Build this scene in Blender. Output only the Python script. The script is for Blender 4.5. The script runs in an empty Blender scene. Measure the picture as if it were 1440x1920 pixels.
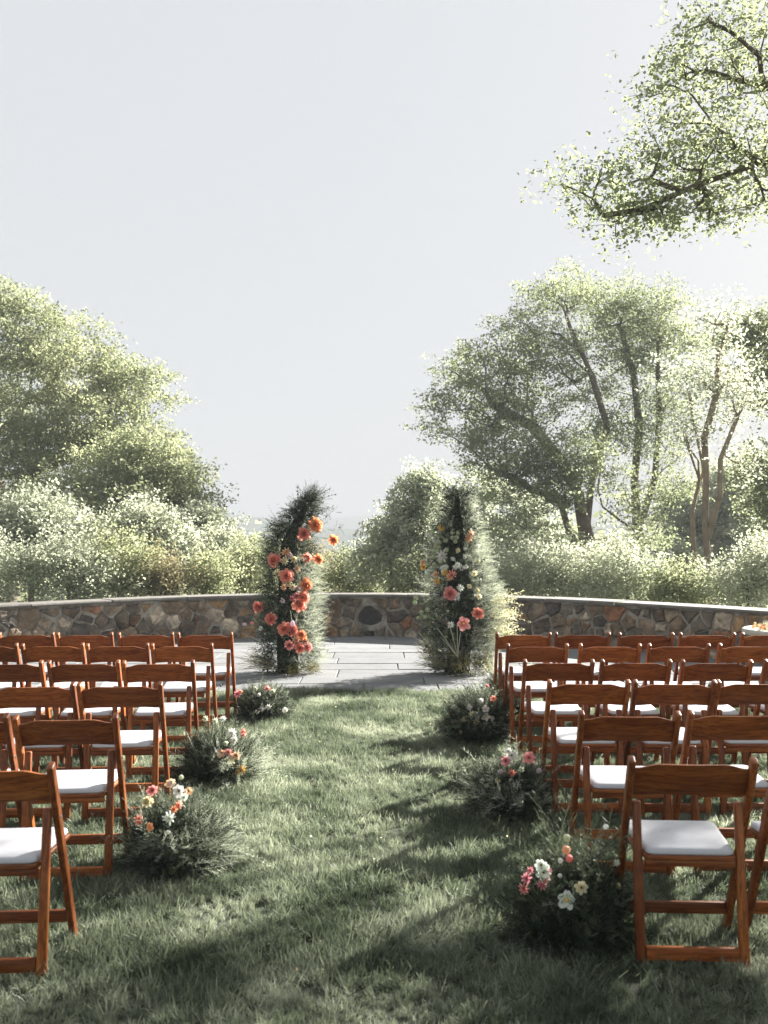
import bpy, bmesh, math, random
import numpy as np
from mathutils import Vector, Matrix, Quaternion

random.seed(7)
RNG = np.random.default_rng(7)
scene = bpy.context.scene
COL = scene.collection

# ------------------------------------------------------------------ camera
CAM_H = 1.564
F = 1800.0            # focal length in photo pixels (1440 wide)
HZ = 1004.0           # horizon row in the photo
cam_d = bpy.data.cameras.new('camera')
cam = bpy.data.objects.new('camera', cam_d)
COL.objects.link(cam)
cam.location = (0, 0, CAM_H)
cam.rotation_euler = (math.radians(90) + math.atan((HZ - 960) / F), 0, 0)
cam_d.sensor_fit = 'HORIZONTAL'
cam_d.sensor_width = 36
cam_d.lens = 36 * F / 1440
cam_d.clip_start = 0.05
cam_d.clip_end = 9000
cam_d.dof.use_dof = True
cam_d.dof.focus_distance = 8.5
cam_d.dof.aperture_fstop = 5.6
scene.camera = cam

# ------------------------------------------------------------------ light
SUN_EL = math.radians(27)
SUN_AZ = math.atan2(0.74, 0.67)          # from +Y towards +X
S = Vector((math.sin(SUN_AZ) * math.cos(SUN_EL), math.cos(SUN_AZ) * math.cos(SUN_EL), math.sin(SUN_EL)))
sun_d = bpy.data.lights.new('sun', 'SUN')
sun_d.energy = 4.1
sun_d.angle = math.radians(0.55)
sun_d.color = (1.0, 0.95, 0.88)
sun = bpy.data.objects.new('sun', sun_d)
sun.rotation_euler = S.to_track_quat('Z', 'Y').to_euler()
sun.location = (20, 20, 20)
COL.objects.link(sun)

world = bpy.data.worlds.new('World')
scene.world = world
world.use_nodes = True
nt = world.node_tree
nt.nodes.clear()
w_out = nt.nodes.new('ShaderNodeOutputWorld')
w_bg = nt.nodes.new('ShaderNodeBackground')
w_sky = nt.nodes.new('ShaderNodeTexSky')
w_sky.sky_type = 'NISHITA'
w_sky.sun_disc = False
w_sky.sun_elevation = SUN_EL
w_sky.sun_rotation = SUN_AZ
w_sky.dust_density = 3.0
w_mix = nt.nodes.new('ShaderNodeMixRGB')
w_mix.inputs['Fac'].default_value = 0.975      # high thin milky overcast over the clear sky
w_mix.inputs['Color2'].default_value = (0.905, 0.93, 0.945, 1)
nt.links.new(w_sky.outputs['Color'], w_mix.inputs['Color1'])
nt.links.new(w_mix.outputs['Color'], w_bg.inputs['Color'])
w_bg.inputs['Strength'].default_value = 0.10
nt.links.new(w_bg.outputs['Background'], w_out.inputs['Surface'])

vs = scene.view_settings
vs.view_transform = 'Standard'
vs.look = 'None'
vs.gamma = 1
vs.exposure = 3.0
vs.use_curve_mapping = False
scene.cycles.max_bounces = 9
scene.cycles.diffuse_bounces = 4
scene.cycles.glossy_bounces = 2
scene.cycles.transmission_bounces = 4
scene.cycles.volume_bounces = 0
scene.cycles.transparent_max_bounces = 8
scene.cycles.sample_clamp_indirect = 6
scene.cycles.use_denoising = True
scene.cycles.denoising_prefilter = 'ACCURATE'

# ------------------------------------------------------------------ helpers
def px(x, y, d):
    """photo pixel + distance from the camera -> world point"""
    return Vector(((x - 720) / F * d, d, CAM_H - (y - HZ) / F * d))

def tag(o, label=None, cat=None, group=None, kind=None):
    if label: o['label'] = label
    if cat: o['category'] = cat
    if group: o['group'] = group
    if kind: o['kind'] = kind
    return o

def empty(name, loc=(0, 0, 0), rz=0.0):
    o = bpy.data.objects.new(name, None)
    o.empty_display_size = 0.1
    o.location = loc
    o.rotation_euler = (0, 0, rz)
    COL.objects.link(o)
    return o

def link(name, me, mat=None, parent=None, loc=None):
    o = bpy.data.objects.new(name, me)
    if mat is not None and not me.materials:
        me.materials.append(mat)
    COL.objects.link(o)
    if parent is not None: o.parent = parent
    if loc is not None: o.location = loc
    return o

def arr_mesh(name, V, Fa, rnd=None, smooth=False):
    """V (n,3), Fa (m,k) all same k"""
    V = np.ascontiguousarray(V, dtype=np.float32)
    Fa = np.ascontiguousarray(Fa, dtype=np.int32)
    me = bpy.data.meshes.new(name)
    me.vertices.add(len(V))
    me.vertices.foreach_set('co', V.ravel())
    m, k = Fa.shape
    me.loops.add(m * k)
    me.loops.foreach_set('vertex_index', Fa.ravel())
    me.polygons.add(m)
    me.polygons.foreach_set('loop_start', np.arange(0, m * k, k, dtype=np.int32))
    me.polygons.foreach_set('loop_total', np.full(m, k, dtype=np.int32))
    if smooth:
        me.polygons.foreach_set('use_smooth', np.ones(m, dtype=bool))
    if rnd is not None:
        a = me.attributes.new('rnd', 'FLOAT', 'POINT')
        a.data.foreach_set('value', np.ascontiguousarray(rnd, dtype=np.float32))
    me.update(calc_edges=True)
    return me

def scatter(tv, tf, T, R, rnd=None):
    """template verts tv (k,3), faces tf (f,c); T (n,3), R (n,3,3) -> V,F,rnd"""
    n = len(T); k = len(tv)
    V = np.einsum('nij,kj->nki', R, tv) + T[:, None, :]
    Fa = tf[None, :, :] + (np.arange(n) * k)[:, None, None]
    if rnd is None: rnd = RNG.random(n)
    return V.reshape(-1, 3), Fa.reshape(-1, tf.shape[1]), np.repeat(rnd, k)

def frames(D, scale, roll=None):
    """matrices whose Z column is along D (n,3), random roll, scaled"""
    n = len(D)
    D = D / np.maximum(np.linalg.norm(D, axis=1, keepdims=True), 1e-9)
    A = RNG.normal(size=(n, 3)) if roll is None else roll
    X = np.cross(A, D); X /= np.maximum(np.linalg.norm(X, axis=1, keepdims=True), 1e-9)
    Y = np.cross(D, X)
    R = np.stack([X, Y, D], axis=2)
    sc = np.asarray(scale, dtype=float)
    if sc.ndim == 0: sc = np.full(n, float(sc))
    return R * sc[:, None, None]

def join(parts):
    Vs, Fs, Rs, off = [], [], [], 0
    for V, Fa, r in parts:
        Vs.append(V); Fs.append(Fa + off); Rs.append(r); off += len(V)
    return np.concatenate(Vs), np.concatenate(Fs), np.concatenate(Rs)

# ------------------------------------------------------------------ materials
def mat_new(name):
    m = bpy.data.materials.new(name)
    m.use_nodes = True
    n = m.node_tree
    b = n.nodes['Principled BSDF']
    return m, n, b

def ramp(n, stops, fac, interp='LINEAR'):
    r = n.nodes.new('ShaderNodeValToRGB')
    r.color_ramp.interpolation = interp
    e = r.color_ramp.elements
    e[0].position, e[0].color = stops[0][0], (*stops[0][1], 1)
    e[1].position, e[1].color = stops[-1][0], (*stops[-1][1], 1)
    for p, c in stops[1:-1]:
        k = e.new(p); k.color = (*c, 1)
    n.links.new(fac, r.inputs['Fac'])
    return r.outputs['Color']

def coords(n, kind='Object', scale=(1, 1, 1), rand=0.0):
    tc = n.nodes.new('ShaderNodeTexCoord')
    mp = n.nodes.new('ShaderNodeMapping')
    mp.inputs['Scale'].default_value = scale
    n.links.new(tc.outputs[kind], mp.inputs['Vector'])
    if rand:
        oi = n.nodes.new('ShaderNodeObjectInfo')
        mu = n.nodes.new('ShaderNodeMath'); mu.operation = 'MULTIPLY'; mu.inputs[1].default_value = rand
        n.links.new(oi.outputs['Random'], mu.inputs[0])
        n.links.new(mu.outputs[0], mp.inputs['Location'])
    return mp.outputs['Vector']

def noise(n, vec, scale=5, detail=4, rough=0.55, dist=0.0):
    t = n.nodes.new('ShaderNodeTexNoise')
    t.inputs['Scale'].default_value = scale
    t.inputs['Detail'].default_value = detail
    t.inputs['Roughness'].default_value = rough
    t.inputs['Distortion'].default_value = dist
    n.links.new(vec, t.inputs['Vector'])
    return t.outputs['Fac']

def mix(n, a, b, fac, blend='MIX'):
    m = n.nodes.new('ShaderNodeMixRGB'); m.blend_type = blend
    if isinstance(fac, float): m.inputs['Fac'].default_value = fac
    else: n.links.new(fac, m.inputs['Fac'])
    for s, v in (('Color1', a), ('Color2', b)):
        if isinstance(v, tuple): m.inputs[s].default_value = (*v, 1)
        else: n.links.new(v, m.inputs[s])
    return m.outputs['Color']

def bump(n, b, h, strength=0.3, dist=0.01):
    bp = n.nodes.new('ShaderNodeBump')
    bp.inputs['Strength'].default_value = strength
    bp.inputs['Distance'].default_value = dist
    n.links.new(h, bp.inputs['Height'])
    n.links.new(bp.outputs['Normal'], b.inputs['Normal'])

def leaf_mat(name, stops, trans=0.35, rough=0.5, noise_scale=0.5, tr_gain=1.15, src='attr', patch=1.3):
    """leaf colour from the per leaf attribute rnd, plus light passing through the leaf"""
    m, n, b = mat_new(name)
    if src == 'attr':
        at = n.nodes.new('ShaderNodeAttribute'); at.attribute_name = 'rnd'
        f = at.outputs['Fac']
    else:
        oi = n.nodes.new('ShaderNodeObjectInfo'); f = oi.outputs['Random']
    if noise_scale:
        geo = n.nodes.new('ShaderNodeNewGeometry')
        nz = noise(n, geo.outputs['Position'], noise_scale, 2)
        ad = n.nodes.new('ShaderNodeMath'); ad.operation = 'MULTIPLY_ADD'
        n.links.new(nz, ad.inputs[0]); ad.inputs[1].default_value = patch
        mm = n.nodes.new('ShaderNodeMath'); mm.operation = 'MULTIPLY_ADD'
        n.links.new(f, mm.inputs[0]); mm.inputs[1].default_value = 0.55; mm.inputs[2].default_value = -0.42 - (patch - 1.3) * 0.5
        n.links.new(mm.outputs[0], ad.inputs[2])
        f = ad.outputs[0]
    c = ramp(n, stops, f)
    n.links.new(c, b.inputs['Base Color'])
    b.inputs['Roughness'].default_value = rough
    b.inputs['Specular IOR Level'].default_value = 0.15
    tr = n.nodes.new('ShaderNodeBsdfTranslucent')
    g = mix(n, c, (tr_gain, tr_gain * 1.0, tr_gain * 0.88), 1.0, 'MULTIPLY')
    n.links.new(g, tr.inputs['Color'])
    ms = n.nodes.new('ShaderNodeMixShader'); ms.inputs['Fac'].default_value = trans
    out = n.nodes['Material Output']
    n.links.new(b.outputs['BSDF'], ms.inputs[1]); n.links.new(tr.outputs['BSDF'], ms.inputs[2])
    n.links.new(ms.outputs['Shader'], out.inputs['Surface'])
    return m

def wood_mat(name, scale):
    m, n, b = mat_new(name)
    v = coords(n, 'Object', scale, 37.0)
    g1 = noise(n, v, 1.0, 5, 0.6, 0.8)
    v2 = coords(n, 'Object', tuple(s * 3.2 for s in scale), 91.0)
    g2 = noise(n, v2, 1.6, 3, 0.6, 0.3)
    c = ramp(n, [(0.30, (0.115, 0.026, 0.006)), (0.46, (0.205, 0.056, 0.013)), (0.56, (0.255, 0.077, 0.019)), (0.75, (0.33, 0.115, 0.030))], g1)
    dk = ramp(n, [(0.40, (0.35, 0.30, 0.28)), (0.50, (1, 1, 1))], g2)
    c = mix(n, c, dk, 0.75, 'MULTIPLY')
    oi = n.nodes.new('ShaderNodeObjectInfo')
    tone = ramp(n, [(0.0, (0.58, 0.58, 0.55)), (0.5, (0.92, 0.92, 0.9)), (1.0, (1.2, 1.28, 1.15))], oi.outputs['Random'])
    c = mix(n, c, tone, 1.0, 'MULTIPLY')
    n.links.new(c, b.inputs['Base Color'])
    b.inputs['Roughness'].default_value = 0.42
    b.inputs['Coat Weight'].default_value = 0.04
    b.inputs['Specular IOR Level'].default_value = 0.3
    b.inputs['Coat Roughness'].default_value = 0.25
    bump(n, b, g2, 0.12, 0.002)
    return m

WOOD_X = wood_mat('stained_wood_across', (2.2, 30, 38))
WOOD_Z = wood_mat('stained_wood_upright', (38, 30, 2.2))

def simple_mat(name, col, rough=0.6, nscale=0, namp=0.2, bscale=0, bstr=0.2, bdist=0.005, spec=0.5, metal=0.0, rand=0.0):
    m, n, b = mat_new(name)
    b.inputs['Roughness'].default_value = rough
    b.inputs['Specular IOR Level'].default_value = spec
    b.inputs['Metallic'].default_value = metal
    b.inputs['Base Color'].default_value = (*col, 1)
    if nscale:
        v = coords(n, 'Object', (1, 1, 1), rand)
        f = noise(n, v, nscale, 5)
        lo = tuple(max(0, c * (1 - namp)) for c in col); hi = tuple(min(1, c * (1 + namp)) for c in col)
        n.links.new(ramp(n, [(0.3, lo), (0.7, hi)], f), b.inputs['Base Color'])
    if bscale:
        v = coords(n, 'Object', (1, 1, 1), rand)
        bump(n, b, noise(n, v, bscale, 5), bstr, bdist)
    return m

CUSHION = simple_mat('white_vinyl', (0.43, 0.44, 0.47), 0.45, 0, 0, 14, 0.06, 0.006)
METAL = simple_mat('dull_steel', (0.45, 0.43, 0.4), 0.35, metal=1.0)
BARK = simple_mat('grey_brown_bark', (0.13, 0.105, 0.08), 0.9, 3, 0.5, 9, 0.8, 0.05, 0.2)
BARK_PALE = simple_mat('pale_tan_bark', (0.24, 0.19, 0.135), 0.9, 3, 0.35, 12, 0.6, 0.03, 0.2)
STEM = simple_mat('green_stem', (0.12, 0.15, 0.08), 0.6)
STEM_PALE = simple_mat('pale_stem', (0.42, 0.44, 0.34), 0.6)

# ------------------------------------------------------------------ terrain
WX0, WY0, WA, WLIN = -0.55, 14.65, 0.124, 5.6
def wall_y(x):
    d = abs(x - WX0)
    if d <= WLIN: return WY0 - WA * d * d
    return WY0 - WA * WLIN * WLIN - 2 * WA * WLIN * (d - WLIN)

def ground_z(x, y):
    t = y - wall_y(x) - 0.3
    if abs(x) > 12: t = max(t, abs(x) - 12 - 2)
    t = max(t, abs(x) - 14)
    if t <= 0: return 0.03 if y < 9.2 else 0.0
    z = -0.11 * t if t < 60 else -6.6 - 0.02 * (t - 60)
    if t < 3: z = -0.11 * t * t / 3
    return max(z + 0.25 * math.sin(x * 0.31 + y * 0.17) * min(1, t / 10), -16.0)

LAWN_COL = [(0.25, (0.018, 0.023, 0.013)), (0.5, (0.03, 0.038, 0.02)), (0.75, (0.05, 0.06, 0.033))]
m, n, b = mat_new('soil_and_thatch')
v = coords(n, 'Object')
n.links.new(ramp(n, LAWN_COL, noise(n, v, 6, 6, 0.65)), b.inputs['Base Color'])
b.inputs['Roughness'].default_value = 0.95
bump(n, b, noise(n, v, 60, 4), 0.6, 0.02)
GROUND = m

def build_ground():
    def axis(fine_lo, fine_hi, step, far):
        a = list(np.arange(fine_lo, fine_hi + 1e-6, step))
        g = step
        hi = a[-1]
        while hi < far: g *= 1.35; hi += g; a.append(hi)
        lo = a[0]; g = step
        while lo > -far: g *= 1.35; lo -= g; a.insert(0, lo)
        return a
    xs = axis(-14, 14, 0.5, 3500); ys = axis(-4, 22, 0.5, 3500)
    V = np.array([(x, y, ground_z(x, y)) for y in ys for x in xs])
    nx = len(xs)
    Fa = np.array([(j * nx + i, j * nx + i + 1, (j + 1) * nx + i + 1, (j + 1) * nx + i) for j in range(len(ys) - 1) for i in range(nx - 1)])
    me = arr_mesh('ground', V, Fa, smooth=True)
    o = link('ground', me, GROUND)
    tag(o, kind='structure')
build_ground()

# ------------------------------------------------------------------ hills
def build_hills():
    m, n, b = mat_new('wooded_hillside')
    v = coords(n, 'Object')
    n.links.new(ramp(n, [(0.3, (0.03, 0.05, 0.03)), (0.7, (0.08, 0.11, 0.06))], noise(n, v, 0.09, 6, 0.7)), b.inputs['Base Color'])
    b.inputs['Roughness'].default_value = 1
    bump(n, b, noise(n, v, 0.12, 6, 0.8), 1.0, 6)
    specs = [  # distance, depth, [(px, py) ridge line]
        (330, 130, [(-300, 980), (100, 975), (330, 985), (400, 992), (450, 1003), (500, 1018), (560, 1032), (660, 1040), (800, 1020), (1100, 1008), (1800, 1000)]),
        (640, 220, [(-700, 900), (0, 930), (300, 945), (420, 962), (500, 974), (560, 983), (640, 990), (760, 996), (1000, 985), (2200, 960)]),
        (1250, 400, [(-700, 960), (300, 990), (560, 985), (640, 972), (700, 966), (760, 962), (900, 958), (1400, 968), (2200, 960)]),
    ]
    for d, dep, ridge in specs:
        xs = np.linspace(ridge[0][0], ridge[-1][0], 140)
        ry = np.interp(xs, [p[0] for p in ridge], [p[1] for p in ridge])
        rows = 14
        V = []
        for j in range(rows):
            t = j / (rows - 1)
            yd = d - dep * (1 - t) if t < 1 else d
            for x_, y_ in zip(xs, ry):
                top = CAM_H - (y_ - HZ) / F * d
                prof = math.sin(t * math.pi / 2)
                X = (x_ - 720) / F * d
                z = -22 + (top + 22) * prof + 0.018 * dep * prof * (math.sin(X * 0.05 + j) * 0.15 + 0.06 * math.sin(X * 0.23 + 2 * j))
                V.append((X, yd, z))
        for x_, y_ in zip(xs, ry):
            V.append(((x_ - 720) / F * d, d + dep, -30))
        nx = len(xs)
        Fa = [(j * nx + i, j * nx + i + 1, (j + 1) * nx + i + 1, (j + 1) * nx + i) for j in range(rows) for i in range(nx - 1)]
        o = link('hills', arr_mesh('hills', np.array(V), np.array(Fa), smooth=True), m)
        tag(o, kind='structure')
build_hills()

# ------------------------------------------------------------------ polygons
def clip_poly(P, a, b, c):
    """keep a*x+b*y<=c"""
    out = []
    for i in range(len(P)):
        p, q = P[i], P[(i + 1) % len(P)]
        dp = a * p[0] + b * p[1] - c; dq = a * q[0] + b * q[1] - c
        if dp <= 0: out.append(p)
        if (dp < 0 < dq) or (dq < 0 < dp):
            t = dp / (dp - dq)
            out.append((p[0] + t * (q[0] - p[0]), p[1] + t * (q[1] - p[1])))
    return out

def inset(P, g):
    """shrink a convex counter-clockwise polygon by g"""
    Q = list(P)
    for i in range(len(P)):
        p, q = P[i], P[(i + 1) % len(P)]
        ex, ey = q[0] - p[0], q[1] - p[1]
        L = math.hypot(ex, ey)
        if L < 1e-6: continue
        nx_, ny_ = ey / L, -ex / L       # outward for ccw
        Q = clip_poly(Q, nx_, ny_, nx_ * p[0] + ny_ * p[1] - g)
        if len(Q) < 3: return []
    return Q

def chaikin(P, k=0.24):
    out = []
    for i in range(len(P)):
        p, q = P[i], P[(i + 1) % len(P)]
        out.append((p[0] + k * (q[0] - p[0]), p[1] + k * (q[1] - p[1])))
        out.append((q[0] + k * (p[0] - q[0]), q[1] + k * (p[1] - q[1])))
    return out

# ------------------------------------------------------------------ patio
def stone_mat(name, stops, nscale, bscale, bstr, bdist, rough=0.85, rand_mix=0.6, streak=None):
    m, n, b = mat_new(name)
    oi = n.nodes.new('ShaderNodeObjectInfo')
    c1 = ramp(n, stops, oi.outputs['Random'], 'CONSTANT' if rand_mix == 1 else 'LINEAR')
    v = coords(n, 'Object', (1, 1, 1), 53.0)
    f = noise(n, v, nscale, 6, 0.68, 0.4)
    c2 = ramp(n, [(0.28, (0.6, 0.56, 0.5)), (0.5, (2.3, 2.15, 1.9)), (0.72, (5.0, 4.6, 4.0))], f)
    c = mix(n, c1, c2, 0.85, 'MULTIPLY')
    pt = ramp(n, [(0.52, (0, 0, 0)), (0.66, (1, 1, 1))], noise(n, v, 4.3, 6, 0.7, 0.8))
    c = mix(n, c, (0.16, 0.135, 0.105), pt)
    pr = ramp(n, [(0.60, (0, 0, 0)), (0.72, (1, 1, 1))], noise(n, coords(n, 'Object', (1, 1, 1), 21.0), 5.5, 5, 0.7, 0.8))
    c = mix(n, c, (0.17, 0.085, 0.04), pr)
    n.links.new(c, b.inputs['Base Color'])
    b.inputs['Roughness'].default_value = rough
    b.inputs['Specular IOR Level'].default_value = 0.3
    bump(n, b, noise(n, v, bscale, 7, 0.7), bstr, bdist)
    return m

def build_patio():
    m, n, b = mat_new('pale_bluestone')
    oi = n.nodes.new('ShaderNodeObjectInfo')
    c1 = ramp(n, [(0.0, (0.138, 0.143, 0.148)), (0.5, (0.153, 0.158, 0.162)), (1.0, (0.172, 0.176, 0.179))], oi.outputs['Random'])
    v = coords(n, 'Object', (1, 1, 1), 53.0)
    c2 = ramp(n, [(0.3, (0.8, 0.79, 0.77)), (0.5, (1, 1, 1)), (0.7, (1.08, 1.08, 1.06))], noise(n, v, 3.5, 6, 0.7))
    n.links.new(mix(n, c1, c2, 1.0, 'MULTIPLY'), b.inputs['Base Color'])
    b.inputs['Roughness'].default_value = 0.9; b.inputs['Specular IOR Level'].default_value = 0.2
    bump(n, b, noise(n, v, 20, 6, 0.7), 0.35, 0.006)
    FLAG = m
    BED = simple_mat('joint_sand', (0.15, 0.147, 0.138), 1.0, 14, 0.4, 60, 0.5, 0.01)
    top = 0.035
    # bed
    N = 60
    xs = np.linspace(-7.2, 6.3, N)
    V = [(x, 9.5, top - 0.012) for x in xs] + [(x, max(9.5, wall_y(x) + 0.1), top - 0.012) for x in xs]
    V += [(x, 9.5, -0.08) for x in xs]
    Fa = [(i, i + 1, N + i + 1, N + i) for i in range(N - 1)] + [(2 * N + i, 2 * N + i + 1, i + 1, i) for i in range(N - 1)]
    root = link('patio', arr_mesh('patio', np.array(V), np.array(Fa)), BED)
    tag(root, kind='structure')
    rnd = random.Random(5)
    y = 9.44
    row = 0
    while y < 14.7:
        h = rnd.choice([0.36, 0.46, 0.5, 0.6])
        x = -7.2 + rnd.random() * 0.6 - 0.6
        while x < 6.2:
            w = rnd.choice([0.55, 0.75, 0.9, 1.1, 1.3])
            P = [(x, y), (x + w, y), (x + w, y + h), (x, y + h)]
            # clip along the wall (convex region)
            for xt in np.linspace(-6.2, 5.2, 24):
                sl = (wall_y(xt + 0.01) - wall_y(xt - 0.01)) / 0.02
                P = clip_poly(P, -sl, 1, wall_y(xt) - sl * xt + 0.02)
                if len(P) < 3: break
            x += w
            if len(P) < 3: continue
            Q = inset(P, 0.003 + rnd.random() * 0.004)
            if len(Q) < 3: continue
            Q2 = inset(Q, 0.006) or Q
            if len(Q2) != len(Q): Q2 = Q
            cx = sum(p[0] for p in Q) / len(Q); cy = sum(p[1] for p in Q) / len(Q)
            dz = rnd.uniform(-0.003, 0.004)
            k = len(Q)
            jit = [(rnd.uniform(-.003, .003), rnd.uniform(-.003, .003)) for _ in range(k)]
            V = [(p[0] - cx + a[0], p[1] - cy + a[1], -0.04) for p, a in zip(Q, jit)] + [(p[0] - cx + a[0], p[1] - cy + a[1], -0.004) for p, a in zip(Q, jit)] + \
                [(p[0] - cx, p[1] - cy, 0) for p in Q2]
            Fc = [(i, (i + 1) % k, k + (i + 1) % k, k + i) for i in range(k)] + [(k + i, k + (i + 1) % k, 2 * k + (i + 1) % k, 2 * k + i) for i in range(k)] + [tuple(range(2 * k, 3 * k))]
            me = bpy.data.meshes.new('flagstone'); me.from_pydata(V, [], Fc); me.update()
            link('flagstone', me, FLAG, root, (cx, cy, top + dz))
        y += h; row += 1
build_patio()

# ------------------------------------------------------------------ stone wall
WALL_TOP = 0.68
def wall_curve():
    xs = np.linspace(-10.5, 9.2, 500)
    P = np.array([(x, wall_y(x)) for x in xs])
    d = np.r_[0, np.cumsum(np.linalg.norm(np.diff(P, axis=0), axis=1))]
    return P, d
WP, WD = wall_curve()
def wall_at(u):
    """point on the terrace face of the wall at arc length u, tangent and outward (towards terrace) normal"""
    x = np.interp(u, WD, WP[:, 0]); y = np.interp(u, WD, WP[:, 1])
    x2 = np.interp(u + 0.05, WD, WP[:, 0]); y2 = np.interp(u + 0.05, WD, WP[:, 1])
    x1 = np.interp(u - 0.05, WD, WP[:, 0]); y1 = np.interp(u - 0.05, WD, WP[:, 1])
    t = np.array([x2 - x1, y2 - y1]); t /= max(np.linalg.norm(t), 1e-9)
    return np.array([x, y]), t, np.array([t[1], -t[0]])

def build_wall():
    rnd = random.Random(11)
    root = empty('stone_wall', (WX0, WY0, 0))
    tag(root, 'long curved low wall of rough brown and grey fieldstone with pale coping behind the patio', 'wall')
    def put(me_name, V, Fc, mat, cen, kind=None):
        V = np.array(V) - np.array(cen)
        me = bpy.data.meshes.new(me_name); me.from_pydata([tuple(p) for p in V], [], Fc); me.update()
        o = link(me_name, me, mat, root, (cen[0] - WX0, cen[1] - WY0, cen[2]))
        if kind: o['kind'] = kind
        return o
    # mortar core
    m, n, b = mat_new('grey_mortar')
    v = coords(n, 'Object')
    c = ramp(n, [(0.32, (0.06, 0.053, 0.044)), (0.46, (0.18, 0.16, 0.13)), (0.55, (0.30, 0.275, 0.23)), (0.66, (0.42, 0.40, 0.36))], noise(n, v, 2.3, 7, 0.75, 0.6))
    n.links.new(c, b.inputs['Base Color']); b.inputs['Roughness'].default_value = 0.95
    bump(n, b, noise(n, v, 30, 6, 0.75), 0.9, 0.02)
    MORTAR = m
    us = np.arange(0.1, WD[-1] - 0.1, 0.12)
    zs = np.linspace(-0.4, WALL_TOP - 0.05, 9)
    V = []
    for u in us:
        p, t, nn = wall_at(u)
        for z in zs:
            k = rnd.uniform(-0.006, 0.006)
            V.append((p[0] + nn[0] * k, p[1] + nn[1] * k, z))
        for z in (WALL_TOP - 0.05, -1.4):
            V.append((p[0] - nn[0] * 0.36, p[1] - nn[1] * 0.36, z))
    k = len(zs) + 2
    Fc = [(i * k + j, (i + 1) * k + j, (i + 1) * k + j + 1, i * k + j + 1) for i in range(len(us) - 1) for j in range(k - 1)]
    put('mortar', V, Fc, MORTAR, (WX0, WY0, 0))
    # stones : voronoi cells with varied size
    stops = [(0.0, (0.045, 0.038, 0.032)), (0.12, (0.085, 0.068, 0.052)), (0.24, (0.055, 0.048, 0.042)), (0.36, (0.11, 0.092, 0.074)), (0.48, (0.070, 0.055, 0.041)),
             (0.58, (0.034, 0.032, 0.031)), (0.66, (0.135, 0.092, 0.055)), (0.73, (0.065, 0.058, 0.052)), (0.82, (0.19, 0.17, 0.145)), (0.88, (0.125, 0.066, 0.04)), (0.93, (0.08, 0.071, 0.062))]
    STONE = stone_mat('fieldstone', stops, 7.0, 22, 0.9, 0.02, 0.85, 1)
    DARKSTONE = simple_mat('dark_fieldstone', (0.035, 0.032, 0.03), 0.8, 8, 0.4, 25, 0.8, 0.02)
    # boulder in the middle of the wall, seen between the two pillars
    u_mid = float(np.interp((696 - 720) / F * 14.5, WP[:, 0], WD))
    seeds = [(u_mid, 0.33, 'dark')]
    tries = 0
    while tries < 30000 and len(seeds) < 460:
        tries += 1
        u = rnd.uniform(0.2, WD[-1] - 0.2); z = rnd.uniform(0.03, WALL_TOP - 0.09)
        ok = True
        for s in seeds:
            r = 0.27 if s[2] == 'dark' else s[3]
            du = (u - s[0]) / 1.45; dz = (z - s[1])
            if du * du + dz * dz < r * r: ok = False; break
        if ok: seeds.append((u, z, None, rnd.choice([0.085, 0.11, 0.14, 0.17])))
    cells = []
    for i, s in enumerate(seeds):
        P = [(s[0] - 0.5, -0.06), (s[0] + 0.5, -0.06), (s[0] + 0.5, WALL_TOP - 0.062), (s[0] - 0.5, WALL_TOP - 0.062)]
        for j, q in enumerate(seeds):
            if i == j or abs(q[0] - s[0]) > 1.0: continue
            a, b_ = q[0] - s[0], q[1] - s[1]
            # lean the boundary so cells look less regular
            wgt = 0.5 + 0.25 * ((0.2 if s[2] else s[3]) - (0.2 if q[2] else q[3])) / 0.2
            mx, my = s[0] + a * wgt, s[1] + b_ * wgt
            P = clip_poly(P, a, b_, a * mx + b_ * my)
            if len(P) < 3: break
        if len(P) < 3: continue
        g = 0.05 if s[2] else rnd.choice([0.003, 0.005, 0.009, 0.018, 0.026])
        Q = inset(P, g)
        if len(Q) < 3: continue
        # merge near points
        M_ = []
        for p in Q:
            if not M_ or math.hypot(p[0] - M_[-1][0], p[1] - M_[-1][1]) > 0.02: M_.append(p)
        if len(M_) < 3: continue
        if s[2]: Q = chaikin(M_, 0.25)
        else:
            Q = []
            for i_ in range(len(M_)):
                p, q = M_[i_], M_[(i_ + 1) % len(M_)]
                Lq = math.hypot(q[0] - p[0], q[1] - p[1])
                k_ = 1 if Lq < 0.09 else 2
                Q.append((p[0] + rnd.uniform(-.006, .006), p[1] + rnd.uniform(-.006, .006)))
                for e_ in range(k_):
                    t_ = (e_ + 1) / (k_ + 1) + rnd.uniform(-.1, .1); o_ = rnd.uniform(-.014, .005)
                    Q.append((p[0] + t_ * (q[0] - p[0]) + o_ * (q[1] - p[1]) / Lq, p[1] + t_ * (q[1] - p[1]) - o_ * (q[0] - p[0]) / Lq))
        A = 0.5 * sum(Q[i_][0] * Q[(i_ + 1) % len(Q)][1] - Q[(i_ + 1) % len(Q)][0] * Q[i_][1] for i_ in range(len(Q)))
        if A < 0.003: continue
        cells.append((abs(s[0] - u_mid), s, Q))
    cells.sort(key=lambda c: c[0])
    rest_V, rest_F = [], []
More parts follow.
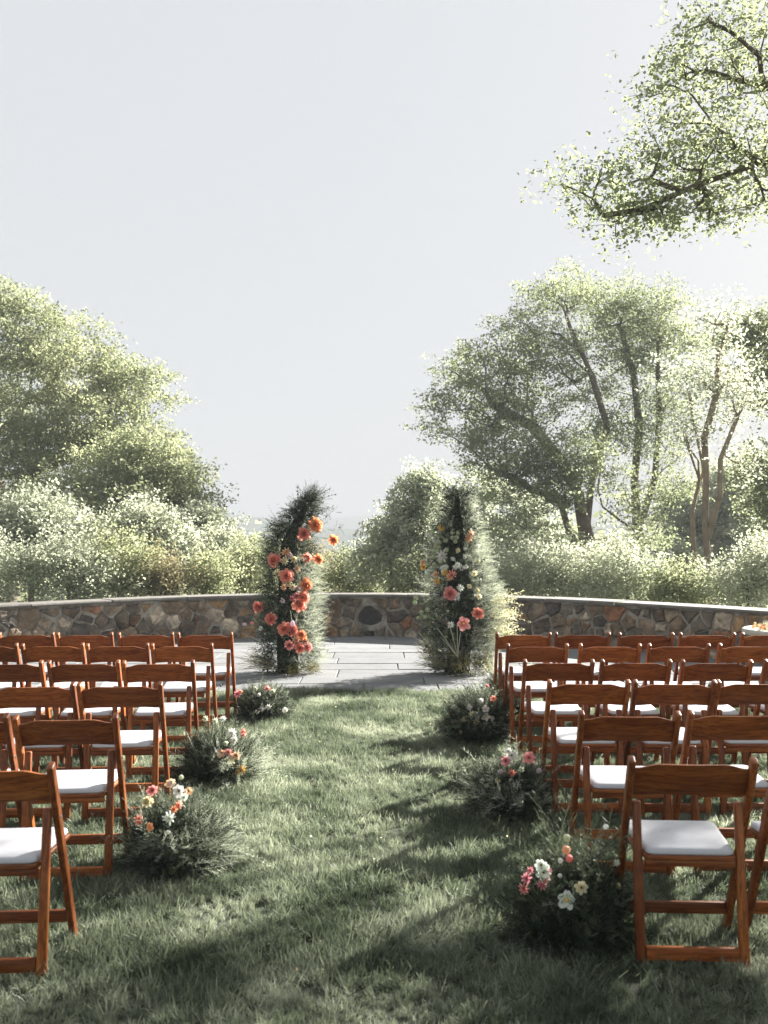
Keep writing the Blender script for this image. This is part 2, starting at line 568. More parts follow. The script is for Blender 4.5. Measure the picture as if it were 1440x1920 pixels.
    for idx, (_, s, Q) in enumerate(cells):
        cu = sum(p[0] for p in Q) / len(Q); cz = sum(p[1] for p in Q) / len(Q)
        proud = 0.012 if s[2] else rnd.uniform(0.012, 0.04)
        tilt_u, tilt_z = rnd.uniform(-0.1, 0.1), rnd.uniform(-0.12, 0.12)
        V = []
        kq = len(Q)
        jit = [rnd.uniform(0.93, 1.05) for _ in Q]
        for sc, dep in ((1.04, -0.02), (0.985, 0.5 * proud), (rnd.uniform(.72, .88), proud * 0.95)):
            for (uu, zz), jj in zip(Q, jit):
                a = cu + (uu - cu) * sc * jj; z = cz + (zz - cz) * sc * jj
                p, t, nn = wall_at(a)
                h = dep + ((a - cu) * tilt_u + (z - cz) * tilt_z if dep > 0 else 0) + (rnd.uniform(-0.006, 0.006) if dep > 0 else 0)
                V.append((p[0] + nn[0] * h, p[1] + nn[1] * h, z))
        p, t, nn = wall_at(cu); h = proud * 1.08
        V.append((p[0] + nn[0] * h, p[1] + nn[1] * h, cz))
        Fc = []
        for r_ in range(2):
            for i in range(kq):
                j = (i + 1) % kq
                Fc.append((r_ * kq + i, r_ * kq + j, (r_ + 1) * kq + j, (r_ + 1) * kq + i))
        for i in range(kq): Fc.append((2 * kq + i, 2 * kq + (i + 1) % kq, 3 * kq))
        if idx < 298:
            o = put('stone', V, Fc, DARKSTONE if s[2] else STONE, (p[0], p[1], cz))
        else:
            off = len(rest_V); rest_V += V; rest_F += [tuple(i + off for i in f) for f in Fc]
    if rest_V:
        put('end_stones', rest_V, rest_F, STONE, (WX0, WY0, 0), 'stuff')
    # coping slabs
    m, n, b = mat_new('coping_stone')
    oi = n.nodes.new('ShaderNodeObjectInfo')
    c1 = ramp(n, [(0.0, (0.12, 0.112, 0.10)), (1.0, (0.17, 0.162, 0.148))], oi.outputs['Random'])
    v = coords(n, 'Object', (1, 1, 1), 53.0)
    c2 = ramp(n, [(0.3, (0.62, 0.60, 0.56)), (0.55, (1, 1, 1)), (0.8, (1.12, 1.12, 1.1))], noise(n, v, 5, 7, 0.75))
    n.links.new(mix(n, c1, c2, 1.0, 'MULTIPLY'), b.inputs['Base Color'])
    b.inputs['Roughness'].default_value = 0.8
    bump(n, b, noise(n, v, 28, 6, 0.75), 0.6, 0.012)
    COPE = m
    u = 0.15
    while u < WD[-1] - 1.3:
        L = rnd.uniform(0.95, 1.35)
        ns = 6
        V = []
        th = rnd.uniform(0.036, 0.044); zb = WALL_TOP - 0.05 + 0.001; dz = rnd.uniform(-0.003, 0.003); ov = rnd.uniform(0.03, 0.05)
        for i in range(ns + 1):
            uu = u + 0.006 + (L - 0.012) * i / ns
            p, t, nn = wall_at(uu)
            w = rnd.uniform(-0.004, 0.004)
            for off, z in ((ov + w, zb), (ov + 0.004 + w, zb + th * 0.5), (ov - 0.004 + w, zb + th), (-0.40, zb + th), (-0.40, zb)):
                V.append((p[0] + nn[0] * off, p[1] + nn[1] * off, z + dz))
        Fc = [(i * 5 + j, (i + 1) * 5 + j, (i + 1) * 5 + (j + 1) % 5, i * 5 + (j + 1) % 5) for i in range(ns) for j in range(5)]
        Fc += [(0, 1, 2, 3, 4), tuple(ns * 5 + q for q in (4, 3, 2, 1, 0))]
        p, t, nn = wall_at(u + L / 2)
        put('coping_slab', V, Fc, COPE, (p[0], p[1], zb))
        u += L
build_wall()

# ------------------------------------------------------------------ chairs
def bar_bm(bm, p0, p1, w, d, w1=None, bevel=0.004, seg=2, up=(0, 1, 0)):
    """rectangular bar from p0 to p1: w across local x, d across local 'up'"""
    p0, p1 = Vector(p0), Vector(p1)
    ax = (p1 - p0).normalized()
    upv = Vector(up); x = upv.cross(ax).normalized(); y = ax.cross(x).normalized()
    w1 = w if w1 is None else w1
    vs_ = []
    for p, ww in ((p0, w), (p1, w1)):
        for sx, sy in ((-1, -1), (1, -1), (1, 1), (-1, 1)):
            vs_.append(bm.verts.new(p + x * sx * ww / 2 + y * sy * d / 2))
    f = [bm.faces.new([vs_[i] for i in q]) for q in ((3, 2, 1, 0), (4, 5, 6, 7), (0, 1, 5, 4), (1, 2, 6, 5), (2, 3, 7, 6), (3, 0, 4, 7))]
    if bevel:
        es = set(e for ff in f for e in ff.edges)
        bmesh.ops.bevel(bm, geom=list(es), offset=bevel, segments=seg, affect='EDGES', profile=0.5)
    return vs_

def bm_mesh(name, bm, smooth=True):
    bmesh.ops.recalc_face_normals(bm, faces=bm.faces)
    me = bpy.data.meshes.new(name)
    bm.to_mesh(me); bm.free()
    if smooth:
        for p in me.polygons: p.use_smooth = True
        try: me.set_sharp_from_angle(angle=math.radians(35))
        except Exception: pass
    return me

TOPY, TOPZ, FOOTY = -0.17, 0.775, 0.20
def post_y(z): return FOOTY + (TOPY - FOOTY) * z / TOPZ

def make_chair():
    root = empty('folding_chair')
    # long front legs that run up to the backrest
    for s in (-1, 1):
        bm = bmesh.new()
        c = (s * 0.213, post_y(0.36), 0.36)
        bar_bm(bm, (0, FOOTY - c[1], 0.0 - c[2]), (0, TOPY - c[1], TOPZ - c[2]), 0.024, 0.042, bevel=0.006, seg=3)
        link('front_leg', bm_mesh('front_leg', bm), WOOD_Z, root, c)
    # short rear legs
    for s in (-1, 1):
        bm = bmesh.new()
        c = (s * 0.181, -0.11, 0.3)
        bar_bm(bm, (0, -0.15 - c[1], 0 - c[2]), (0, -0.082 - c[1], 0.605 - c[2]), 0.038, 0.022, w1=0.030, bevel=0.007, seg=3)
        link('rear_leg', bm_mesh('rear_leg', bm), WOOD_Z, root, c)
        bm = bmesh.new()
        bmesh.ops.create_cone(bm, cap_ends=True, segments=12, radius1=0.006, radius2=0.005, depth=0.004)
        bmesh.ops.rotate(bm, verts=bm.verts, cent=(0, 0, 0), matrix=Matrix.Rotation(math.radians(90), 3, 'Y'))
        link('pivot_bolt', bm_mesh('pivot_bolt', bm), METAL, root, (s * 0.2265, post_y(0.57), 0.57))
    # stretchers
    bm = bmesh.new()
    bar_bm(bm, (-0.162, 0, 0), (0.162, 0, 0), 0.018, 0.048, up=(0, 0, 1), bevel=0.003)
    link('stretcher', bm_mesh('stretcher', bm), WOOD_X, root, (0, -0.143, 0.085))
    bm = bmesh.new()
    bar_bm(bm, (-0.2, 0, 0), (0.2, 0, 0), 0.018, 0.045, up=(0, 0, 1), bevel=0.003)
    link('stretcher', bm_mesh('stretcher', bm), WOOD_X, root, (0, post_y(0.145), 0.145))
    # backrest, bowed board with a shallow arch along the top
    bm = bmesh.new()
    N = 16; rows_ = 5
    def prof(t):
        x = -0.2 + 0.4 * t
        k = math.sin(math.pi * t)
        e = min(1.0, min(t, 1 - t) / 0.22); e = e * e * (3 - 2 * e)
        top = 0.737 + 0.020 * e
        bot = 0.632 + 0.006 * e + 0.002 * k
        return x, top, bot, -0.022 * k
    grid = []
    for side in (1, -1):
        g = []
        for i in range(N + 1):
            x, top, bot, bow = prof(i / N)
            col = []
            for j in range(rows_ + 1):
                z = bot + (top - bot) * j / rows_
                y = post_y(z) + 0.004 + bow + side * 0.009
                rnd_ = 0.003 if j in (0, rows_) else 0
                col.append(bm.verts.new((x, y - side * rnd_, z - 0.685)))
            g.append(col)
        grid.append(g)
    fr, bk = grid
    for i in range(N):
        for j in range(rows_):
            bm.faces.new((fr[i][j], fr[i][j + 1], fr[i + 1][j + 1], fr[i + 1][j]))
            bm.faces.new((bk[i][j], bk[i + 1][j], bk[i + 1][j + 1], bk[i][j + 1]))
        bm.faces.new((fr[i][rows_], bk[i][rows_], bk[i + 1][rows_], fr[i + 1][rows_]))
        bm.faces.new((fr[i][0], fr[i + 1][0], bk[i + 1][0], bk[i][0]))
    for i in (0, N):
        for j in range(rows_):
            bm.faces.new((fr[i][j], bk[i][j], bk[i][j + 1], fr[i][j + 1]))
    bo = link('backrest', bm_mesh('backrest', bm), WOOD_X, root, (0, 0, 0.685))
    # seat: trapezoid outline
    def outline(hw_r, hw_f, y0, y1, rad, seg=5):
        pts = []
        cor = [(-hw_r, y0), (hw_r, y0), (hw_f, y1), (-hw_f, y1)]
        for i in range(4):
            p = Vector(cor[i]); a = (Vector(cor[i - 1]) - p).normalized(); c_ = (Vector(cor[(i + 1) % 4]) - p).normalized()
            for k in range(seg + 1):
                t = k / seg
                pts.append(tuple((p + a * rad * (1 - t) ** 2 + c_ * rad * t ** 2)))
        return pts
    def slab(levels):
        bm = bmesh.new(); rings = []
        for P, z in levels: rings.append([bm.verts.new((p[0], p[1], z)) for p in P])
        for r0, r1 in zip(rings, rings[1:]):
            for i in range(len(r0)):
                j = (i + 1) % len(r0)
                bm.faces.new((r0[i], r0[j], r1[j], r1[i]))
        bm.faces.new(list(reversed(rings[0]))); bm.faces.new(rings[-1])
        return bm
    Y0, Y1 = -0.135, 0.232
    bm = slab([(outline(0.158, 0.186, Y0 + .003, Y1 - .003, 0.03), -0.017), (outline(0.161, 0.189, Y0, Y1, 0.03), -0.013), (outline(0.161, 0.189, Y0, Y1, 0.03), -0.004), (outline(0.158, 0.186, Y0 + .003, Y1 - .003, 0.03), 0)])
    link('seat_frame', bm_mesh('seat_frame', bm), WOOD_X, root, (0, 0, 0.424))
    bm = bmesh.new()
    bar_bm(bm, (-0.158, Y0 + 0.02, 0), (0.158, Y0 + 0.02, 0), 0.02, 0.024, up=(0, 0, 1), bevel=0.003)
    link('seat_rail', bm_mesh('seat_rail', bm), WOOD_X, root, (0, 0, 0.394))
    bm = bmesh.new()
    bar_bm(bm, (-0.172, Y1 - 0.03, 0), (0.172, Y1 - 0.03, 0), 0.02, 0.024, up=(0, 0, 1), bevel=0.003)
    link('seat_rail', bm_mesh('seat_rail', bm), WOOD_X, root, (0, 0, 0.394))
    lv = []
    for ins, z in ((0.004, 0.0), (0.0, 0.005), (0.0, 0.012), (0.003, 0.019), (0.010, 0.0235), (0.022, 0.026), (0.05, 0.0275), (0.09, 0.028)):
        lv.append((outline(0.154 - ins, 0.182 - ins, Y0 + 0.006 + ins, Y1 - 0.006 - ins, max(0.012, 0.03 - ins * 0.2)), z))
    bm = slab(lv)
    link('seat_cushion', bm_mesh('seat_cushion', bm), CUSHION, root, (0, 0, 0.4245))
    return root

def copy_tree(o, parent=None):
    c = o.copy(); COL.objects.link(c); c.parent = parent
    for ch in o.children: copy_tree(ch, c)
    return c

chair0 = make_chair()
ORD = ['first', 'second', 'third', 'fourth', 'fifth', 'sixth']
CH_L = {  # row from the front : (depth of backrest top, [x...] from the aisle outwards)
    1: (7.79, [-1.45, -1.93, -2.42, -2.90]),
    2: (7.00, [-1.469, -1.938, -2.41, -2.89]),
    3: (6.04, [-1.417, -1.886, -2.366]),
    4: (5.14, [-1.41, -1.875]),
    5: (4.22, [-1.393, -1.875]),
    6: (3.30, [-1.36]),
}
CH_R = {
    1: (7.79, [1.13, 1.61, 2.12, 2.615, 3.117]),
    2: (6.98, [1.112, 1.64, 2.14, 2.655]),
    3: (6.08, [1.105, 1.595, 2.10, 2.63]),
    4: (5.23, [1.113, 1.578, 2.03]),
    5: (4.306, [1.096, 1.588]),
    6: (3.40, [1.09, 1.60]),
}
crnd = random.Random(3)
used = False
for side, rows_d, ang in (('left', CH_L, 3.5), ('right', CH_R, -1.5)):
    for r, (d, xs) in rows_d.items():
        rowname = ['front', 'second', 'third', 'fourth', 'fifth', 'back'][r - 1]
        for k, x in enumerate(xs):
            o = chair0 if not used else copy_tree(chair0)
            used = True
            a = math.radians(ang + crnd.uniform(-1.6, 1.6))
            # the backrest top is at local y = TOPY
            o.location = (x - math.sin(a) * 0.17, d + 0.17 * math.cos(a) + crnd.uniform(-.01, .01), 0.0)
            o.rotation_euler = (0, 0, a)
            place = 'at the aisle' if k == 0 else ORD[k] + ' from the aisle'
            lab = 'brown folding chair with white cushion, %s, %s row of the %s block' % (place, rowname, side)
            tag(o, lab, 'chair', 'wooden folding chairs set out in rows')

# ------------------------------------------------------------------ grass
def build_grass():
    GR = leaf_mat('grass_blade', [(0.0, (0.046, 0.064, 0.040)), (0.4, (0.112, 0.140, 0.096)), (0.75, (0.225, 0.258, 0.190)), (1.0, (0.40, 0.425, 0.35))], 0.42, 0.5, 2.1, 1.3, patch=2.1)  # patchy tone: real lawn variation, with dappled shade also put into the colour
    tufts = []
    col = bpy.data.collections.new('grass_tufts')
    for t in range(6):
        nb = 34
        Vs, Fs, Rs = [], [], []
        for i in range(nb):
            r = 0.030 * math.sqrt(random.random()); a = random.random() * 6.283
            bx, by = r * math.cos(a), r * math.sin(a)
            L = random.uniform(0.028, 0.068); w = random.uniform(0.0012, 0.0023)
            lean = random.uniform(0.1, 1.15); la = random.random() * 6.283
            cx, cy = math.cos(la), math.sin(la)
            sx, sy = -cy, cx
            rr = random.random()
            off = sum(len(v_) for v_ in Vs)
            pts = []
            x, y, z = bx, by, -0.004; th = lean * 0.25
            for k in range(4):
                ww = w * (1 - (k / 3) ** 2 * 0.92)
                pts.append((x - sx * ww, y - sy * ww, z)); pts.append((x + sx * ww, y + sy * ww, z))
                th += lean * 0.33
                x += cx * math.sin(th) * L / 3; y += cy * math.sin(th) * L / 3; z += math.cos(th) * L / 3
            Vs.append(pts); Fs += [(off + 2 * k, off + 2 * k + 1, off + 2 * k + 3, off + 2 * k + 2) for k in range(3)]
            Rs += [rr] * 8
        V = np.array([p for v_ in Vs for p in v_])
        me = arr_mesh('grass_tuft', V, np.array(Fs), np.array(Rs))
        me.materials.append(GR)
        o = bpy.data.objects.new('grass_tuft', me)
        col.objects.link(o)
    # carrier mesh: lawn points
    N = 62000
    P = []
    rg = np.random.default_rng(4)
    X = rg.uniform(-6.0, 6.0, N * 3); Y = rg.uniform(1.6, 9.6, N * 3)
    keep = np.abs(X) < 0.42 * Y + 1.3
    X, Y = X[keep][:N], Y[keep][:N]
    edge = 9.47 + 0.025 * np.sin(X * 5) + 0.02 * np.sin(X * 13 + 1)
    k = Y < edge
    X, Y = X[k], Y[k]
    me = bpy.data.meshes.new('lawn_grass')
    me.vertices.add(len(X))
    me.vertices.foreach_set('co', np.stack([X, Y, np.full_like(X, 0.03)], 1).astype(np.float32).ravel())
    # slow variation of height and lean over the lawn
    h = 0.86 + 0.34 * np.sin(X * 3.4 + 1.9 * np.sin(Y * 2.3)) * np.sin(Y * 5.2 + 1.6 * np.sin(X * 2.9 + 2)) + rg.normal(0, 0.16, len(X))
    a = me.attributes.new('tsc', 'FLOAT', 'POINT'); a.data.foreach_set('value', np.clip(h, 0.45, 1.5).astype(np.float32))
    lx = 0.45 * np.sin(X * 4.3 + 2.2 * np.sin(Y * 3.1)) + rg.normal(0, 0.22, len(X)); ly = 0.45 * np.cos(Y * 5.1 - X * 2.8 + 1.7 * np.sin(X * 3.7)) + rg.normal(0, 0.22, len(X))
    rot = np.stack([lx, ly, rg.uniform(0, 6.283, len(X))], 1)
    a = me.attributes.new('trot', 'FLOAT_VECTOR', 'POINT'); a.data.foreach_set('vector', rot.astype(np.float32).ravel())
    me.update()
    lawn = link('lawn_grass', me, GR)
    tag(lawn, 'short green lawn grass between the two blocks of chairs', 'grass', kind='stuff')
    g = bpy.data.node_groups.new('lawn_grass', 'GeometryNodeTree')
    g.interface.new_socket('Geometry', in_out='INPUT', socket_type='NodeSocketGeometry')
    g.interface.new_socket('Geometry', in_out='OUTPUT', socket_type='NodeSocketGeometry')
    gi = g.nodes.new('NodeGroupInput'); go = g.nodes.new('NodeGroupOutput')
    m2p = g.nodes.new('GeometryNodeMeshToPoints')
    ci = g.nodes.new('GeometryNodeCollectionInfo'); ci.inputs['Collection'].default_value = col
    ci.inputs['Separate Children'].default_value = True; ci.inputs['Reset Children'].default_value = True
    iop = g.nodes.new('GeometryNodeInstanceOnPoints'); iop.inputs['Pick Instance'].default_value = True
    rv = g.nodes.new('FunctionNodeRandomValue'); rv.data_type = 'INT'
    rv.inputs[4].default_value = 0; rv.inputs[5].default_value = 5
    a1 = g.nodes.new('GeometryNodeInputNamedAttribute'); a1.data_type = 'FLOAT'; a1.inputs['Name'].default_value = 'tsc'
    a2 = g.nodes.new('GeometryNodeInputNamedAttribute'); a2.data_type = 'FLOAT_VECTOR'; a2.inputs['Name'].default_value = 'trot'
    L = g.links.new
    L(gi.outputs[0], m2p.inputs['Mesh']); L(m2p.outputs['Points'], iop.inputs['Points'])
    L(ci.outputs[0], iop.inputs['Instance'])
    L([o_ for o_ in rv.outputs if o_.type == 'INT'][0], iop.inputs['Instance Index'])
    L(a2.outputs['Attribute'], iop.inputs['Rotation']); L(a1.outputs['Attribute'], iop.inputs['Scale'])
    L(iop.outputs['Instances'], go.inputs[0])
    md = lawn.modifiers.new('grass', 'NODES'); md.node_group = g
build_grass()

# ------------------------------------------------------------------ trees
LEAF_V = np.array([(0, -0.5, 0), (0.30, 0.02, 0.07), (0, 0.5, -0.03), (-0.30, 0.02, 0.07)], dtype=float)
LEAF_F = np.array([(0, 1, 2, 3)])

def leaves_for(tips, per, spread, flat, size, rg, droop=0.0):
    n = len(tips) * per
    c = np.repeat(tips, per, axis=0)
    # sprays: sub clusters inside each clump
    sub = rg.normal(size=(len(tips), 7, 3)) * spread * np.array([1, 1, flat]) * 0.85
    pick = rg.integers(0, 7, n)
    base = c + sub[np.repeat(np.arange(len(tips)), per), pick]
    P = base + rg.normal(size=(n, 3)) * spread * 0.38 * np.array([1, 1, flat])
    D = rg.normal(size=(n, 3)) * 0.75; D[:, 2] += 0.75
    R = frames(D, size * rg.uniform(0.6, 1.35, n), rg.normal(size=(n, 3)))
    rn = np.clip(np.repeat(rg.random(len(tips)), per) * 0.45 + rg.random(n) * 0.55, 0, 1)
    return scatter(LEAF_V, LEAF_F, P, R, rn)

def skeleton(tips, trunks, rg, seg_len, up=0.15, wig=0.06):
    """trunks: list of polylines (first shares the base). greedy attachment. returns nodes, parents"""
    nodes, par, dirs = [], [], []
    for tr in trunks:
        start = None
        for i, p in enumerate(tr):
            p = np.array(p, float)
            if i == 0 and nodes:
                dd = [np.linalg.norm(q - p) for q in nodes]
                start = int(np.argmin(dd)); prev = start
                if dd[start] < 0.3: continue
                par.append(-1)
            else:
                par.append(-1 if not nodes or (i == 0) else prev)
            nodes.append(p)
            dirs.append(np.array([0, 0, 1.0]) if par[-1] < 0 else (p - nodes[par[-1]]) / (np.linalg.norm(p - nodes[par[-1]]) + 1e-9))
            prev = len(nodes) - 1
    cen = nodes[-1]
    base = nodes[0]
    order = np.argsort(np.min(np.linalg.norm(tips[:, None, :] - np.array(nodes)[None], axis=2), axis=1))
    cap = len(nodes) + len(tips) * 8 + 10
    NA = np.zeros((cap, 3)); NA[:len(nodes)] = nodes; cnt = len(nodes)
    DA = np.zeros((cap, 3)); DA[:cnt] = dirs
    PA = list(par); tipidx = []
    rootd = np.zeros(cap); 
    for i in range(cnt): rootd[i] = np.linalg.norm(NA[i] - base)
    for ti in order:
        t = tips[ti]
        v = t - NA[:cnt]
        dist = np.linalg.norm(v, axis=1)
        cosang = np.einsum('ij,ij->i', v, DA[:cnt]) / (dist + 1e-6)
        cost = dist * (1.25 - 0.45 * cosang) + 0.12 * rootd[:cnt] + np.where(NA[:cnt, 2] > t[2] + 0.3 * dist, dist * 0.5, 0)
        cost[0] += 1e3 if cnt > 1 else 0
        k = int(np.argmin(cost))
        p0 = NA[k].copy(); d0 = dist[k]
        if d0 < 1e-3: continue
        ctrl = p0 + DA[k] * d0 * 0.38 + np.array([0, 0, up * d0])
        ns = int(min(7, max(2, round(d0 / seg_len))))
        prev = k
        for s_ in range(1, ns + 1):
            u = s_ / ns
            q = (1 - u) ** 2 * p0 + 2 * u * (1 - u) * ctrl + u * u * t
            if s_ < ns: q = q + rg.normal(size=3) * wig * d0 / ns * 1.6
            NA[cnt] = q
            dv = q - NA[prev]; DA[cnt] = dv / (np.linalg.norm(dv) + 1e-9)
            rootd[cnt] = rootd[prev] + np.linalg.norm(dv)
            PA.append(prev); prev = cnt; cnt += 1
        tipidx.append(cnt - 1)
    return NA[:cnt], np.array(PA), tipidx

def tubes(N, P, trunk_r, r_tip, expo=2.2, cap=None, nmain=0, flare=1.25):
    n = len(N)
    acc = np.zeros(n); r = np.zeros(n)
    kids = [[] for _ in range(n)]
    for i, p in enumerate(P):
        if p >= 0: kids[p].append(i)
    order = sorted(range(n), key=lambda i: -i)
    for i in order:
        if not kids[i]: acc[i] = 1.0
        if P[i] >= 0: acc[P[i]] += acc[i]
    r = acc ** (1 / expo)
    r = r_tip + (trunk_r - r_tip) * (r - 1) / max(r.max() - 1, 1e-6)
    if cap: r[nmain:] = np.minimum(r[nmain:], cap)
    dirs = np.zeros((n, 3))
    for i in range(n):
        d = N[i] - N[P[i]] if P[i] >= 0 else np.zeros(3)
        main = max(kids[i], key=lambda k: acc[k]) if kids[i] else None
        if main is not None: d = d + (N[main] - N[i])
        dirs[i] = d / (np.linalg.norm(d) + 1e-9)
    V, Fq, off = [], [], 0
    for i in range(n):
        p = P[i]
        if p < 0: continue
        sides = 8 if r[i] > 0.06 else (5 if r[i] > 0.02 else 3)
        rp = min(r[p], r[i] * 1.25); 
        if P[p] < 0: rp *= flare
        for c, d, rr in ((N[p], dirs[p] if acc[i] > 0.5 * acc[p] else dirs[i], rp), (N[i], dirs[i], r[i])):
            ref = np.array([1.0, 0.13, 0.0]) if abs(d[0]) < 0.9 else np.array([0, 1.0, 0.1])
            x = np.cross(ref, d); x /= np.linalg.norm(x) + 1e-9; y = np.cross(d, x)
            for k in range(sides):
                a = 2 * math.pi * k / sides
                V.append(c + rr * (x * math.cos(a) + y * math.sin(a)))
        for k in range(sides):
            k2 = (k + 1) % sides
            Fq.append((off + k, off + k2, off + sides + k2, off + sides + k))
        off += 2 * sides
    return np.array(V), np.array(Fq)

def ell(pxx, pyy, rx, rz, d, ry=None):
    """crown lobe from photo pixels at depth d -> (centre, radii) in metres"""
    s = F / d
    c = px(pxx, pyy, d)
    return (np.array(c), np.array([rx / s, (ry if ry else max(rx, rz) * 0.9) / s, rz / s]))

def make_tree(name, label, cat, lobes, trunks, trunk_r, ntips, per, leaf, spread, flat, mat, bark, seed,
              group=None, r_tip=0.008, seg=0.7, up=0.12, foliage='crown', weights=None, expo=2.0, cap=None, nmain=None):
    rg = np.random.default_rng(seed)
    base = np.array(trunks[0][0], float)
    root = empty(name, tuple(base))
    tag(root, label, cat, group)
    vol = np.array([np.prod(l[1]) ** 0.75 for l in lobes]) if weights is None else np.array(weights, float)
    pick = rg.choice(len(lobes), ntips, p=vol / vol.sum())
    dirs = rg.normal(size=(ntips, 3)); dirs /= np.linalg.norm(dirs, axis=1, keepdims=True)
    rad = rg.random(ntips) ** (1 / 2.6)
    tips = np.array([lobes[k][0] for k in pick]) + dirs * rad[:, None] * np.array([lobes[k][1] for k in pick])
    tips = tips[tips[:, 2] > base[2] + 0.1]
    N, P, ti = skeleton(tips, trunks, rg, seg, up)
    V, Fq = tubes(N, P, trunk_r, r_tip, expo, cap, len(trunks[0]) if nmain is None else nmain)
    tr = link('trunk', arr_mesh('trunk', V - base, Fq, smooth=True), bark, root)
    V, Fq, rn = leaves_for(tips, per, spread, flat, leaf, rg)
    cr = link(foliage, arr_mesh(foliage, V - base, Fq, rn), mat, root)
    cr['kind'] = 'stuff'
    return root

def gbase(pxx, d):
    X = (pxx - 720) / F * d
    return (X, d, ground_z(X, d) - 0.1)

LEAF_LEFT = leaf_mat('maple_leaf', [(0.0, (0.19, 0.215, 0.135)), (0.4, (0.26, 0.285, 0.182)), (0.75, (0.32, 0.34, 0.218)), (1.0, (0.37, 0.38, 0.25))], 0.62, 0.5, 0.35)
LEAF_DARK = leaf_mat('oak_leaf', [(0.0, (0.17, 0.198, 0.126)), (0.5, (0.25, 0.282, 0.178)), (1.0, (0.33, 0.355, 0.228))], 0.64, 0.5, 0.35)
LEAF_PALE = leaf_mat('pale_leaf', [(0.0, (0.28, 0.31, 0.24)), (0.5, (0.38, 0.405, 0.33)), (1.0, (0.48, 0.50, 0.415))], 0.62, 0.5, 0.5)
LEAF_YEL = leaf_mat('yellow_leaf', [(0.0, (0.19, 0.18, 0.11)), (0.5, (0.29, 0.26, 0.16)), (1.0, (0.40, 0.35, 0.22))], 0.4, 0.5, 0.5)

def P3(pxx, pyy, d): return tuple(px(pxx, pyy, d))

# --- left side
make_tree('maple_tree', 'broad bright green tree at the far left, tallest on its side', 'tree',
          [ell(-60, 700, 170, 170, 34), ell(60, 620, 100, 75, 34), ell(155, 680, 105, 75, 33), ell(230, 730, 90, 60, 33), ell(290, 755, 55, 28, 33),
           ell(130, 800, 150, 80, 32), ell(20, 860, 130, 100, 31), ell(-10, 560, 60, 40, 35), ell(220, 820, 90, 55, 33)],
          [[gbase(10, 34), P3(18, 1010, 34), P3(5, 940, 34), P3(-20, 880, 34), P3(-10, 820, 34), P3(40, 765, 34), P3(75, 735, 33.5)],
           [P3(-20, 880, 34), P3(-50, 780, 34.5), P3(-40, 680, 34.5), P3(-10, 620, 34.5)],
           [P3(5, 940, 34), P3(70, 880, 33), P3(150, 830, 32.5)]],
          0.34, 480, 190, 0.110, 0.44, 0.55, LEAF_LEFT, BARK, 21, 'trees beyond the wall')
make_tree('maple_tree', 'mid-sized green tree in front of the broad one, crown sloping down towards the gap', 'tree',
          [ell(250, 870, 100, 70, 28), ell(310, 900, 75, 65, 28), ell(345, 950, 55, 60, 28), ell(230, 960, 120, 70, 27), ell(130, 940, 100, 60, 27)],
          [[gbase(255, 28), P3(260, 1030, 28), P3(250, 960, 28), P3(265, 900, 28)], [P3(260, 1030, 28), P3(320, 960, 28)]],
          0.18, 280, 170, 0.098, 0.36, 0.65, LEAF_LEFT, BARK, 22, 'trees beyond the wall')
make_tree('maple_tree', 'small pale green tree beside the gap to the hills, left of the flower pillars', 'tree',
          [ell(385, 1000, 45, 55, 25), ell(415, 1040, 38, 50, 24), ell(345, 1020, 60, 50, 25)],
          [[gbase(385, 25), P3(385, 1060, 25), P3(388, 1010, 25)]],
          0.10, 140, 240, 0.085, 0.24, 0.7, LEAF_PALE, BARK, 23, 'trees beyond the wall')
# --- right side
make_tree('oak_tree', 'big dark green spreading tree with a thick forked trunk right of the gap', 'tree',
          [ell(905, 690, 85, 48, 36), ell(850, 755, 70, 40, 35), ell(820, 800, 50, 26, 35), ell(985, 640, 95, 65, 36), ell(1050, 545, 70, 42, 37),
           ell(960, 770, 100, 65, 36), ell(1040, 700, 100, 80, 37), ell(960, 850, 95, 45, 34), ell(1060, 860, 90, 60, 34), ell(900, 820, 60, 30, 35),
           ell(1010, 1030, 85, 45, 33), ell(960, 985, 50, 28, 33), ell(1010, 920, 90, 40, 34), ell(930, 880, 60, 30, 35), ell(1120, 880, 50, 40, 34)],
          [[gbase(1112, 36), P3(1105, 1080, 36), P3(1098, 1000, 36), P3(1085, 930, 36), P3(1050, 860, 36), P3(1000, 800, 36), P3(930, 760, 35.5)],
           [P3(1098, 1000, 36), P3(1110, 900, 36.4), P3(1140, 800, 36.6), P3(1110, 700, 36.6), P3(1070, 610, 36.6)],
           [P3(1105, 1060, 36), P3(1068, 1000, 36), P3(1050, 940, 35.7), P3(960, 900, 35)],
           [P3(1105, 1080, 36), P3(1050, 1040, 35), P3(980, 1050, 34)]],
          0.34, 560, 88, 0.110, 0.40, 0.5, LEAF_DARK, BARK, 31, 'trees beyond the wall', expo=1.6, cap=0.13)
